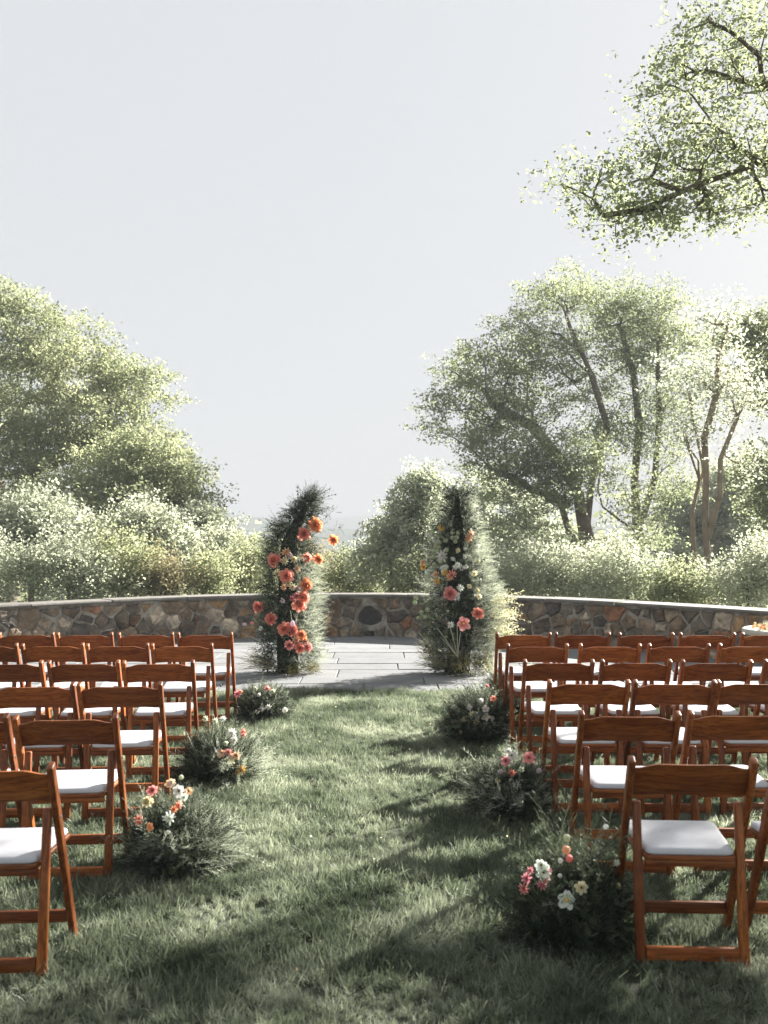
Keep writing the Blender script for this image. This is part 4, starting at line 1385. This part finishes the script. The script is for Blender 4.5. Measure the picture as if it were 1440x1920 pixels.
# left pillar -------------------------------------------------------------
OL_L = [(1258, 480, 600), (1235, 478, 600), (1200, 484, 597), (1160, 484, 594), (1120, 486, 592), (1080, 490, 590), (1045, 492, 588), (1015, 500, 588), (990, 518, 590), (970, 535, 588), (950, 556, 590), (936, 570, 592)]
root, surf, add, fpt, rg = pillar('flower_pillar', 'dark leafy flower pillar covered in coral peonies, tip leaning towards the gap', 540, 10.75, OL_L, 101)
n = 950; P, D, q = surf(n); D = D + rg.normal(size=(n, 3)) * .4 + (0, 0, .35)
add('dark_foliage', G_DARK, FERN + LEAFY, P, D, rg.uniform(.12, .26, n))
n = 420; P, D, q = surf(n); D = D + rg.normal(size=(n, 3)) * .5 + (0, 0, .3)
add('green_foliage', G_MID, FERN + LEAFY, P, D, rg.uniform(.10, .22, n))
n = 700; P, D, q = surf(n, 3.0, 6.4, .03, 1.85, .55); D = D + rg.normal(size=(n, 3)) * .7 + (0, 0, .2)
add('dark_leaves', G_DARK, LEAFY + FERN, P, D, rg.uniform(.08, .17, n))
n = 260; P, D, q = surf(n, 3.3, 6.1, .03, 1.85, .75); D = D + rg.normal(size=(n, 3)) * .8 + (0, 0, .2)
add('green_leaves', G_MID, LEAFY + LEAFY_BIG, P, D, rg.uniform(.06, .12, n))
n = 260; P, D, q = surf(n, 2.2, 4.6, .5, 1.7); D = D + rg.normal(size=(n, 3)) * .35 + (-.2, 0, .3)
add('wispy_fern', G_MID, FERN_FINE, P, D, rg.uniform(.16, .30, n))
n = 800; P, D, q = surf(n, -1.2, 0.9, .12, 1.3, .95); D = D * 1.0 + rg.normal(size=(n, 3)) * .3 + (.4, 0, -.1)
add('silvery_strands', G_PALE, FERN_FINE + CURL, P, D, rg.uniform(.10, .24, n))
n = 130; P, D, q = surf(n, 0, 6.28, 1.72, 1.95); D = rg.normal(size=(n, 3)) * .35 + (.55, 0, 1)
add('tip_foliage', G_DARK, FERN_FINE + FERN, P, D, rg.uniform(.14, .26, n))
n = 90; P, D, q = surf(n, 2.4, 4.5, .02, .16); D = D * 1.0 + rg.normal(size=(n, 3)) * .2 + (-.6, -.2, .45)
add('grass_blades', G_HAY, ARC, P, D, rg.uniform(.25, .45, n))
n = 150; P, D, q = surf(n, -1.6, .3, .0, .10, .85); D = D + rg.normal(size=(n, 3)) * .6 + (.2, 0, .3)
add('moss_tufts', G_YEL, LEAFY, P, D, rg.uniform(.05, .11, n))
for x, y, dm, c in [(591, 984, 29, 'orange'), (570, 1001, 24, 'coral'), (514, 1050, 26, 'coral'), (576, 1046, 19, 'coral'), (597, 1048, 19, 'orange'), (537, 1080, 26, 'coral'),
                    (573, 1097, 26, 'orange'), (569, 1119, 24, 'coral'), (562, 1134, 26, 'coral'), (485, 1138, 22, 'coral'), (509, 1160, 23, 'coral'), (533, 1178, 25, 'coral'),
                    (548, 1181, 23, 'coral'), (566, 1190, 18, 'orange'), (543, 1209, 17, 'pink'), (562, 1214, 20, 'coral'), (577, 1212, 18, 'pink')]:
    p, f = fpt(x, y, .035); f = f + Vector((frnd.uniform(-.4, .4), 0, frnd.uniform(-.3, .3)))
    add_flower(root, 'peony', c, p, dm / (F / 10.75) * 1.05, f)
for x, y, dm, c in [(536, 1036, 17, 'peach'), (550, 1048, 17, 'cream'), (534, 1052, 15, 'cream'), (520, 1076, 16, 'cream'), (557, 1066, 14, 'peach'), (541, 1093, 15, 'cream'), (549, 1101, 14, 'cream'),
                    (533, 1101, 12, 'peach'), (556, 1199, 14, 'peach'), (572, 1200, 14, 'orange'), (556, 1117, 12, 'rose'), (548, 1122, 11, 'rose'), (557, 1104, 12, 'mauve'), (543, 1041, 12, 'mauve'), (558, 1206, 12, 'rose')]:
    p, f = fpt(x, y, .03); add_flower(root, 'dahlia', c, p, dm / (F / 10.75) * 1.1, f + Vector((frnd.uniform(-.5, .5), 0, frnd.uniform(-.2, .5))))
p, f = fpt(530, 1126, .04); add_flower(root, 'anemone', 'mauve', p, .06, f)
p, f = fpt(490, 1178, .04); add_flower(root, 'anemone', 'white', p, .06, f)

def stem(root, p0, p1, mat=None, r=0.0025, sag=0.03, name='flower_stem'):
    p0, p1 = Vector(p0), Vector(p1)
    ctrl = (p0 + p1) / 2 + Vector((0, 0, -sag))
    N = [((1 - t) ** 2) * p0 + 2 * t * (1 - t) * ctrl + t * t * p1 - root.location for t in [i / 6 for i in range(7)]]
    V, Fq = [], []
    for i, c in enumerate(N):
        d = (N[min(i + 1, 6)] - N[max(i - 1, 0)]).normalized(); x = d.orthogonal().normalized(); y = d.cross(x)
        for k in range(5): V.append(c + (x * math.cos(k * 1.2566) + y * math.sin(k * 1.2566)) * r)
    for i in range(6):
        for k in range(5): Fq.append((i * 5 + k, i * 5 + (k + 1) % 5, (i + 1) * 5 + (k + 1) % 5, (i + 1) * 5 + k))
    return link(name, arr_mesh(name, np.array([tuple(v_) for v_ in V]), np.array(Fq), smooth=True), mat or STEM, root)

def P3w(x, y, d): return px(x, y, d)
pp = P3w(625, 1012, 10.6); stem(root, P3w(585, 1010, 10.7), pp, sag=-.03); add_flower(root, 'peony', 'orange', pp, .125, (.35, -1, .1))
pp = P3w(459, 1170, 10.4); stem(root, P3w(495, 1185, 10.6), pp); add_flower(root, 'bud', 'mauve', pp, .04, (-1, 0, .1))
pp = P3w(473, 1168, 10.4); stem(root, P3w(500, 1180, 10.6), pp); add_flower(root, 'bud', 'pink', pp, .035, (-1, 0, .1))
pp = P3w(549, 1168, 10.2); stem(root, P3w(545, 1145, 10.3), pp); add_flower(root, 'bud', 'mauve', pp, .05, (0, -.3, 1))
stem(root, P3w(500, 1208, 10.4), P3w(455, 1186, 10.3), STEM_PALE, sag=0)
for a, b_ in (((590, 1000), (614, 978)), ((590, 1035), (612, 1024)), ((580, 960), (608, 940)), ((572, 950), (585, 925)), ((590, 960), (618, 952))):
    stem(root, P3w(*a, 10.7), P3w(*b_, 10.7), sag=-.02, name='twig')
n = 40
tips = np.array([P3w(*c, 10.7) for c in ((613, 975), (632, 990), (614, 960), (604, 945), (620, 955))]) - np.array(root.location)
P = tips[rg.integers(0, 5, n)] + rg.normal(size=(n, 3)) * .03; D = rg.normal(size=(n, 3)) + (0, 0, .6)
add('twig_leaves', G_DARK, LEAFY, P, D, rg.uniform(.05, .10, n))

# right pillar ------------------------------------------------------------
OL_R = [(1268, 785, 930), (1240, 790, 925), (1200, 795, 932), (1160, 790, 940), (1120, 788, 938), (1080, 796, 920), (1040, 806, 905), (1000, 822, 895), (970, 832, 885), (940, 842, 872), (918, 849, 864)]
root, surf, add, fpt, rg = pillar('flower_pillar', 'broad flower pillar with silvery ferns, green button flowers and few pink blooms', 857, 10.8, OL_R, 102)
n = 1100; P, D, q = surf(n); D = D + rg.normal(size=(n, 3)) * .45 + (0, 0, .3)
add('dark_foliage', G_DARK, FERN + LEAFY, P, D, rg.uniform(.12, .26, n))
n = 480; P, D, q = surf(n); D = D + rg.normal(size=(n, 3)) * .5 + (0, 0, .3)
add('green_foliage', G_MID, FERN + LEAFY, P, D, rg.uniform(.10, .22, n))
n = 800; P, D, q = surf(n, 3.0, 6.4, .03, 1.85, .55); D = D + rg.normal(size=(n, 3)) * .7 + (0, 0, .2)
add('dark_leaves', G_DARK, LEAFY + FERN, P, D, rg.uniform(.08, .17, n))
n = 330; P, D, q = surf(n, 3.3, 6.1, .03, 1.85, .75); D = D + rg.normal(size=(n, 3)) * .8 + (0, 0, .2)
add('green_leaves', G_MID, LEAFY + LEAFY_BIG, P, D, rg.uniform(.06, .12, n))
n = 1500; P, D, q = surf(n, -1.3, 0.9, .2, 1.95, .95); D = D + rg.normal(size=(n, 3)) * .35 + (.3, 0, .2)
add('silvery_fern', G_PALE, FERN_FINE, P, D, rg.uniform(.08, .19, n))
n = 320; P, D, q = surf(n, 2.3, 4.2, .8, 1.7, .8); D = D + rg.normal(size=(n, 3)) * .4 + (-.1, 0, .3)
add('silvery_fern', G_PALE, FERN_FINE + LEAFY, P, D, rg.uniform(.10, .2, n))
n = 170; P, D, q = surf(n, 2.6, 4.6, .2, .8, .8); D = D + rg.normal(size=(n, 3)) * .5
add('pale_leaves', G_MID, LEAFY, P, D, rg.uniform(.10, .18, n))
n = 420; P, D, q = surf(n, 2.6, 5.2, .02, .22, .5); D = D + rg.normal(size=(n, 3)) * .25 + (-.35, -.1, .6)
add('grass_blades', G_HAY, ARC, P, D, rg.uniform(.22, .42, n))
n = 330; P, D, q = surf(n, -1.8, .6, .0, .22, .9); D = D + rg.normal(size=(n, 3)) * .6 + (.1, 0, .3)
add('moss_tufts', G_YEL, LEAFY, P, D, rg.uniform(.05, .12, n))
n = 70; P, D, q = surf(n, -.9, .4, .35, .85, .95); D = D * 1.2 + rg.normal(size=(n, 3)) * .3 + (.5, 0, -.1)
add('cream_leaf_sprays', leaf_mat('cream_leaf', [(0, (.35, .34, .22)), (1, (.6, .58, .42))], .5, .6, 0), LEAFY, P, D, rg.uniform(.2, .34, n))
s4 = 4.8
for k_ in range(26):
    x_ = frnd.uniform(812, 900); y_ = frnd.uniform(1015, 1120)
    p, f = fpt(x_, y_, .06); add_flower(root, 'dahlia', 'white' if k_ % 3 else 'cream', p, frnd.uniform(.045, .075), f + Vector((frnd.uniform(-.5, .5), 0, frnd.uniform(-.2, .5))))
for x, y in [(520, 475), (572, 478), (520, 520), (460, 548), (400, 562), (545, 552), (398, 607), (365, 565), (355, 640), (348, 690), (310, 670), (412, 730), (465, 630), (355, 760), (385, 640), (560, 515),
             (240, 1190), (295, 1165), (245, 1220), (215, 1240), (180, 1100), (190, 1060), (275, 1230)]:
    p, f = fpt(740 + x / s4, 900 + y / s4, .05); add_flower(root, 'ball', 'green', p, .052, f)
for k, c, x, y, dm in [('peony', 'pink', 497, 1022, 25), ('peony', 'coral', 748, 1200, 23), ('poppy', 'pink', 618, 1290, 26), ('dahlia', 'peach', 655, 520, 21), ('dahlia', 'peach', 680, 490, 18), ('dahlia', 'pink', 510, 850, 18), ('dahlia', 'peach', 495, 875, 16),
                       ('dahlia', 'white', 430, 680, 24), ('dahlia', 'yellow', 425, 430, 15), ('dahlia', 'yellow', 262, 785, 15), ('dahlia', 'yellow', 450, 830, 14), ('dahlia', 'yellow', 380, 912, 13), ('dahlia', 'peach', 255, 740, 13),
                       ('dahlia', 'peach', 372, 850, 15), ('dahlia', 'white', 590, 970, 14), ('dahlia', 'white', 560, 1060, 13), ('dahlia', 'white', 500, 1300, 14), ('dahlia', 'white', 600, 790, 13), ('dahlia', 'white', 300, 830, 14), ('dahlia', 'white', 545, 780, 12)]:
    p, f = fpt(740 + x / s4, 900 + y / s4, .05); add_flower(root, k, c, p, dm / 167, f + Vector((frnd.uniform(-.3, .3), 0, frnd.uniform(-.2, .3))))
stem(root, fpt(740 + 635 / s4, 900 + 1330 / s4, .05)[0], fpt(740 + 650 / s4, 900 + 1450 / s4, .04)[0])
for x, y in ((380, 1330), (410, 1410), (500, 1330), (560, 1300), (590, 1370)):
    stem(root, fpt(740 + 565 / s4, 900 + 1590 / s4, .06)[0], fpt(740 + x / s4, 900 + y / s4, .16)[0], STEM_PALE, .003, -.02, 'pale_stalk')

# aisle clumps ------------------------------------------------------------
def clump(label, pxc, pyb, w_px, h_px, seed, flowers, pale=0.4, tilt=(0, 0, 0), tall=0, side=0):
    rg = np.random.default_rng(seed)
    s = (pyb - HZ) / CAM_H; d = F / s
    bx = (pxc - 720) / s
    d += 0.10
    root = empty('flower_arrangement', (bx, d, 0.03))
    tag(root, label, 'flower arrangement', 'ground flower arrangements along the aisle')
    R = w_px / s / 2; H = h_px / s
    # mossy mound
    bm = bmesh.new(); bmesh.ops.create_icosphere(bm, subdivisions=2, radius=1)
    rr = random.Random(seed)
    for v_ in bm.verts:
        k = rr.uniform(.88, 1.08); v_.co = Vector((v_.co.x * R * .55 * k, v_.co.y * R * .5 * k, max(-.01, v_.co.z * H * .5 * k)))
    link('moss_mound', bm_mesh('moss_mound', bm), MOSS, root)
    def pts(n, lo=0.0, hi=1.0):
        a = rg.uniform(0, 6.283, n); e = np.arcsin(rg.uniform(lo, hi, n))
        D = np.stack([np.cos(a) * np.cos(e), np.sin(a) * np.cos(e), np.sin(e)], 1)
        P = D * np.array([R * .5, R * .45, H * .45])
        return P, D
    def add(nm, mat, tm, n, lo, hi, s0, s1, bias=(0, 0, .3), jit=.4):
        P, D = pts(n, lo, hi); D = D + rg.normal(size=(n, 3)) * jit + np.array(bias)
        L = rg.uniform(s0, s1, n) * H * 1.0
        V, Fq, r_ = scatter_mix(tm, P, D, L, rg)
        V[:, 2] = np.maximum(V[:, 2], 0.0)
        o = link(nm, arr_mesh(nm, V, Fq, r_), mat, root); o['kind'] = 'stuff'
    add('dark_foliage', G_DARK, FERN, 620, 0, .9, .30, .52)
    add('green_foliage', G_MID, FERN + LEAFY, 120, .2, 1, .28, .5)
    add('wispy_fern', G_MID, FERN_FINE, 260, .1, 1, .32, .6, bias=tuple(np.array((0, 0, .3)) + np.array(tilt)))
    add('green_leaves', G_MID, LEAFY_BIG + LEAFY, 90, .2, 1, .16, .3)
    add('silvery_fern', G_PALE, FERN_FINE, int(520 * pale), .3, 1, .25, .52, bias=tuple(np.array((.15, 0, .35)) + np.array(tilt)))
    if tall: add('tall_sprays', G_MID if pale < .3 else G_PALE, FERN_FINE + LEAFY_FINE, tall, .5, 1, .5, .95, bias=(.1, 0, 1.2))
    if side: add('trailing_fern', G_PALE, FERN_FINE, 110, .1, .7, .35, .8, bias=(side, 0, .35), jit=.45)
    for k, c, x, y, dm in flowers:
        # point on the near side of the mound along the line of sight
        z = CAM_H - (y - HZ) / s; t = max(-1, min(1, ((x - 720) / s - bx) / (R * 1.1)))
        rise = max(0.0, min(1.0, z / H))
        yy = -R * .92 * math.sqrt(max(0, 1 - t * t)) * (1 - rise * .45) - .02
        kk = (d + yy) / F
        p = Vector(((x - 720) * kk, d + yy, CAM_H - (y - HZ) * kk))
        if p.z > 0.05:
            f = Vector((t * .5 + frnd.uniform(-.35, .35), -1, .45 + frnd.uniform(-.2, .5)))
            add_flower(root, k, c, p, dm * kk, f)
            if p.z > H * .55:
                stem(root, (bx + (p.x - bx) * .5, d + yy * .4, p.z * .55), p - Vector((0, -.01, .008)), STEM, .0018, 0.0)
    return root

clump('fluffy aisle arrangement with white, coral and pink blooms beside the fifth left row', 325, 1650, 205, 170, 201,
      [('anemone', 'pink', 289, 1479, 22), ('anemone', 'white', 338, 1480, 24), ('anemone', 'white', 325, 1465, 15), ('anemone', 'peach', 356, 1480, 17), ('anemone', 'peach', 322, 1466, 20), ('dahlia', 'coral', 338, 1507, 18), ('dahlia', 'orange', 330, 1514, 15),
       ('dahlia', 'white', 321, 1531, 26), ('dahlia', 'coral', 265, 1533, 22), ('poppy', 'orange', 285, 1547, 18), ('peony', 'cream', 280, 1500, 22), ('bud', 'green', 342, 1454, 9), ('bud', 'white', 318, 1556, 9), ('anemone', 'white', 347, 1492, 16)],
      0.55, (.25, 0, 0), 0, 1.1)
clump('bushy aisle arrangement with a cluster of peach blooms beside the third left row', 410, 1478, 150, 128, 202,
      [('anemone', 'peach', 417, 1410, 18), ('anemone', 'pink', 430, 1409, 18), ('anemone', 'peach', 444, 1415, 18), ('dahlia', 'cream', 433, 1424, 20), ('dahlia', 'yellow', 455, 1441, 20), ('dahlia', 'yellow', 449, 1446, 14),
       ('dahlia', 'coral', 457, 1370, 13), ('dahlia', 'pink', 458, 1376, 10), ('dahlia', 'white', 419, 1347, 14), ('dahlia', 'green', 405, 1350, 12), ('dahlia', 'white', 436, 1372, 18), ('dahlia', 'white', 441, 1385, 14), ('dahlia', 'green', 387, 1346, 12), ('dahlia', 'green', 425, 1392, 12)],
      0.6, (.25, 0, 0), 0, .9)
clump('rounded aisle arrangement with a pink bloom, beside the front left row at the patio edge', 492, 1360, 108, 85, 203,
      [('dahlia', 'rose', 448, 1300, 16), ('dahlia', 'coral', 452, 1296, 10), ('dahlia', 'pink', 502, 1290, 13), ('dahlia', 'white', 487, 1302, 9), ('dahlia', 'white', 504, 1325, 13), ('dahlia', 'white', 491, 1329, 12), ('ball', 'white', 535, 1330, 10), ('dahlia', 'green', 512, 1295, 12), ('dahlia', 'green', 480, 1290, 10)],
      0.6, (.2, 0, 0))
clump('shaded aisle arrangement with white and pink blooms in front of the back right row', 1075, 1795, 215, 215, 204,
      [('poppy', 'white', 1059, 1681, 34), ('anemone', 'white', 1017, 1630, 30), ('anemone', 'white', 1012, 1617, 24), ('dahlia', 'rose', 1013, 1653, 20), ('dahlia', 'pink', 1022, 1643, 16), ('dahlia', 'rose', 986, 1642, 22), ('dahlia', 'pink', 980, 1660, 22), ('dahlia', 'rose', 992, 1626, 14),
       ('dahlia', 'rose', 1027, 1628, 14), ('anemone', 'cream', 1086, 1658, 26), ('bud', 'peach', 1059, 1588, 16), ('bud', 'pink', 1065, 1604, 14), ('bud', 'white', 1048, 1608, 10), ('bud', 'white', 1133, 1546, 10), ('bud', 'white', 1047, 1636, 8), ('dahlia', 'white', 1152, 1612, 14), ('dahlia', 'cream', 1155, 1655, 12), ('bud', 'green', 1060, 1566, 14)],
      0.10, (0, 0, 0.2), 60)
clump('frothy aisle arrangement with red-eyed blooms beside the fourth right row', 958, 1545, 140, 140, 205,
      [('anemone', 'rose', 947, 1425, 19), ('anemone', 'pink', 990, 1419, 26), ('anemone', 'white', 958, 1414, 20), ('dahlia', 'coral', 958, 1447, 17), ('dahlia', 'mauve', 937, 1444, 11), ('dahlia', 'white', 966, 1469, 18), ('bud', 'mauve', 1009, 1442, 10), ('dahlia', 'white', 952, 1407, 16),
       ('dahlia', 'green', 903, 1462, 12), ('dahlia', 'cream', 932, 1461, 12), ('dahlia', 'green', 976, 1440, 12), ('dahlia', 'green', 912, 1470, 11), ('dahlia', 'white', 976, 1491, 12)],
      0.95, (-.2, 0, .05), 0, -.9)
clump('aisle arrangement with white ranunculus blooms beside the second right row', 898, 1398, 118, 118, 206,
      [('poppy', 'white', 910, 1343, 17), ('poppy', 'white', 909, 1328, 15), ('anemone', 'coral', 924, 1309, 13), ('dahlia', 'rose', 912, 1285, 9), ('dahlia', 'white', 893, 1340, 13), ('dahlia', 'cream', 884, 1338, 14), ('dahlia', 'cream', 892, 1352, 13), ('dahlia', 'cream', 870, 1347, 12), ('dahlia', 'white', 880, 1325, 12),
       ('dahlia', 'green', 850, 1325, 12), ('dahlia', 'white', 921, 1346, 11), ('dahlia', 'cream', 863, 1371, 8), ('dahlia', 'white', 900, 1313, 13)],
      0.75, (-.1, 0, .1))
clump('slim upright aisle arrangement with an orange-pink bloom touching the front right row', 946, 1352, 46, 100, 207,
      [('dahlia', 'coral', 941, 1283, 16), ('dahlia', 'pink', 940, 1276, 13), ('dahlia', 'orange', 957, 1298, 11), ('dahlia', 'cream', 931, 1290, 12), ('dahlia', 'cream', 958, 1312, 10), ('dahlia', 'cream', 930, 1275, 11)],
      0.5, (0, 0, .6), 40)

# ------------------------------------------------------------------ planter urn
def build_planter():
    root = empty('stone_planter', (4.12, 10.0, 0.035))
    tag(root, 'pale stone urn planter with low flowers at the right edge of the patio', 'planter')
    CONC = simple_mat('weathered_cast_stone', (0.40, 0.385, 0.34), 0.9, 9, 0.3, 40, 0.5, 0.01)
    def lathe(profile, seg=40):
        V = [(r * math.cos(6.28318 * k / seg), r * math.sin(6.28318 * k / seg), z) for r, z in profile for k in range(seg)]
        Fq = [(j * seg + k, j * seg + (k + 1) % seg, (j + 1) * seg + (k + 1) % seg, (j + 1) * seg + k) for j in range(len(profile) - 1) for k in range(seg)]
        return arr_mesh('x', np.array(V), np.array(Fq), smooth=True)
    body = lathe([(0.0, 0.0), (0.27, 0.0), (0.27, 0.05), (0.23, 0.07), (0.17, 0.11), (0.15, 0.17), (0.18, 0.21), (0.25, 0.25), (0.31, 0.33), (0.355, 0.43), (0.385, 0.525)])
    link('urn_body', body, CONC, root)
    rim = lathe([(0.385, 0.52), (0.43, 0.535), (0.46, 0.555), (0.468, 0.575), (0.46, 0.595), (0.44, 0.603), (0.40, 0.60), (0.375, 0.575), (0.0, 0.56)])
    link('rim', rim, CONC, root)
    rg = np.random.default_rng(8)
    def mound(nm, mat, tm, n, cx, cy, r, h, s0, s1):
        a = rg.uniform(0, 6.283, n); q = np.sqrt(rg.random(n)) * r
        P = np.stack([cx + q * np.cos(a), cy + q * np.sin(a), 0.57 + h * (1 - (q / r) ** 2) * rg.random(n)], 1)
        D = rg.normal(size=(n, 3)) * .5 + (0, 0, 1) + np.stack([np.cos(a) * q / r, np.sin(a) * q / r, np.zeros(n)], 1) * .7
        V, Fq, r_ = scatter_mix(tm, P, D, rg.uniform(s0, s1, n), rg)
        o = link(nm, arr_mesh(nm, V, Fq, r_), mat, root); o['kind'] = 'stuff'
    mound('silvery_foliage', G_PALE, LEAFY, 320, .05, 0, .32, .12, .06, .10)
    mound('green_foliage', G_MID, LEAFY, 160, 0, 0, .36, .03, .05, .08)
    for k in range(34):
        a = frnd.uniform(2.2, 4.4); q = frnd.uniform(.24, .38)
        add_flower(root, 'ball', 'peach' if k % 3 else 'cream', Vector((4.12 + q * math.cos(a), 10.0 + q * math.sin(a) - .02, .64 + frnd.uniform(0, .035))), .028, (0, -.4, 1))
    for k in range(26):
        a = frnd.uniform(0, 6.28); q = frnd.uniform(0, .22)
        add_flower(root, 'ball', 'white', Vector((4.16 + q * math.cos(a), 10.0 + q * math.sin(a), .72 + frnd.uniform(0, .05))), .03, (0, -.4, 1))
build_planter()
urn = bpy.data.objects['stone_planter']; urn.location.x += 0.09; urn.scale = (1, 1, 0.93)

# ------------------------------------------------------------------ weeds and litter along the wall foot
def build_litter():
    rg = np.random.default_rng(12)
    n = 260
    X = rg.uniform(-5.5, 5, n)
    P = np.stack([X, np.array([wall_y(x) for x in X]) - 0.05 - np.abs(rg.normal(0, .04, n)), np.full(n, 0.03)], 1)
    D = rg.normal(size=(n, 3)) * .6 + (0, 0, .8)
    V, Fq, r_ = scatter_mix(ARC + LEAFY, P, D, rg.uniform(.02, .06, n), rg)
    o = link('weeds', arr_mesh('weeds', V, Fq, r_), G_MID)
    tag(o, 'small weeds along the foot of the stone wall', 'weeds', kind='stuff')
    n = 130
    P = np.stack([rg.uniform(-4, 4, n), rg.uniform(9.6, 13.5, n), np.full(n, 0.045)], 1)
    D = rg.normal(size=(n, 3)) * .25 + (0, 0, 1)
    V, Fq, r_ = scatter(LEAF_V, LEAF_F, P, frames(D, rg.uniform(.012, .03, n)))
    o = link('fallen_leaves', arr_mesh('fallen_leaves', V, Fq, r_), LEAF_YEL)
    tag(o, 'tiny dry leaves scattered on the patio', 'leaves', kind='stuff')
build_litter()
def build_petals():
    rg = np.random.default_rng(15)
    n = 60
    P = np.stack([rg.uniform(-1.1, .8, n), rg.uniform(3.2, 9.2, n), rg.uniform(.06, .085, n)], 1)
    D = rg.normal(size=(n, 3)) * .5 + (0, 0, 1)
    V, Fq, r_ = scatter(LEAF_V, LEAF_F, P, frames(D, rg.uniform(.008, .02, n)))
    o = link('fallen_petals', arr_mesh('fallen_petals', V, Fq, r_), PET['cream'])
    tag(o, 'few tiny pale petals caught in the aisle grass', 'petals', kind='stuff')
build_petals()

# ------------------------------------------------------------------ haze
def build_haze():
    x0, x1, y0, y1, z0, z1 = -1900, 1900, -40, 1800, -34, 42
    V = [(x, y, z) for x in (x0, x1) for y in (y0, y1) for z in (z0, z1)]
    Fc = [(0, 1, 3, 2), (4, 6, 7, 5), (0, 4, 5, 1), (2, 3, 7, 6), (0, 2, 6, 4), (1, 5, 7, 3)]
    me = bpy.data.meshes.new('haze'); me.from_pydata(V, [], Fc); me.update()
    m = bpy.data.materials.new('pale_air'); m.use_nodes = True
    n = m.node_tree; n.nodes.clear()
    out = n.nodes.new('ShaderNodeOutputMaterial'); vv = n.nodes.new('ShaderNodeVolumePrincipled')
    vv.inputs['Color'].default_value = (0.315, 0.336, 0.362, 1); vv.inputs['Density'].default_value = 0.0019
    vv.inputs['Anisotropy'].default_value = 0.0
    n.links.new(vv.outputs['Volume'], out.inputs['Volume'])
    o = link('haze', me, m); tag(o, kind='stuff')
build_haze()
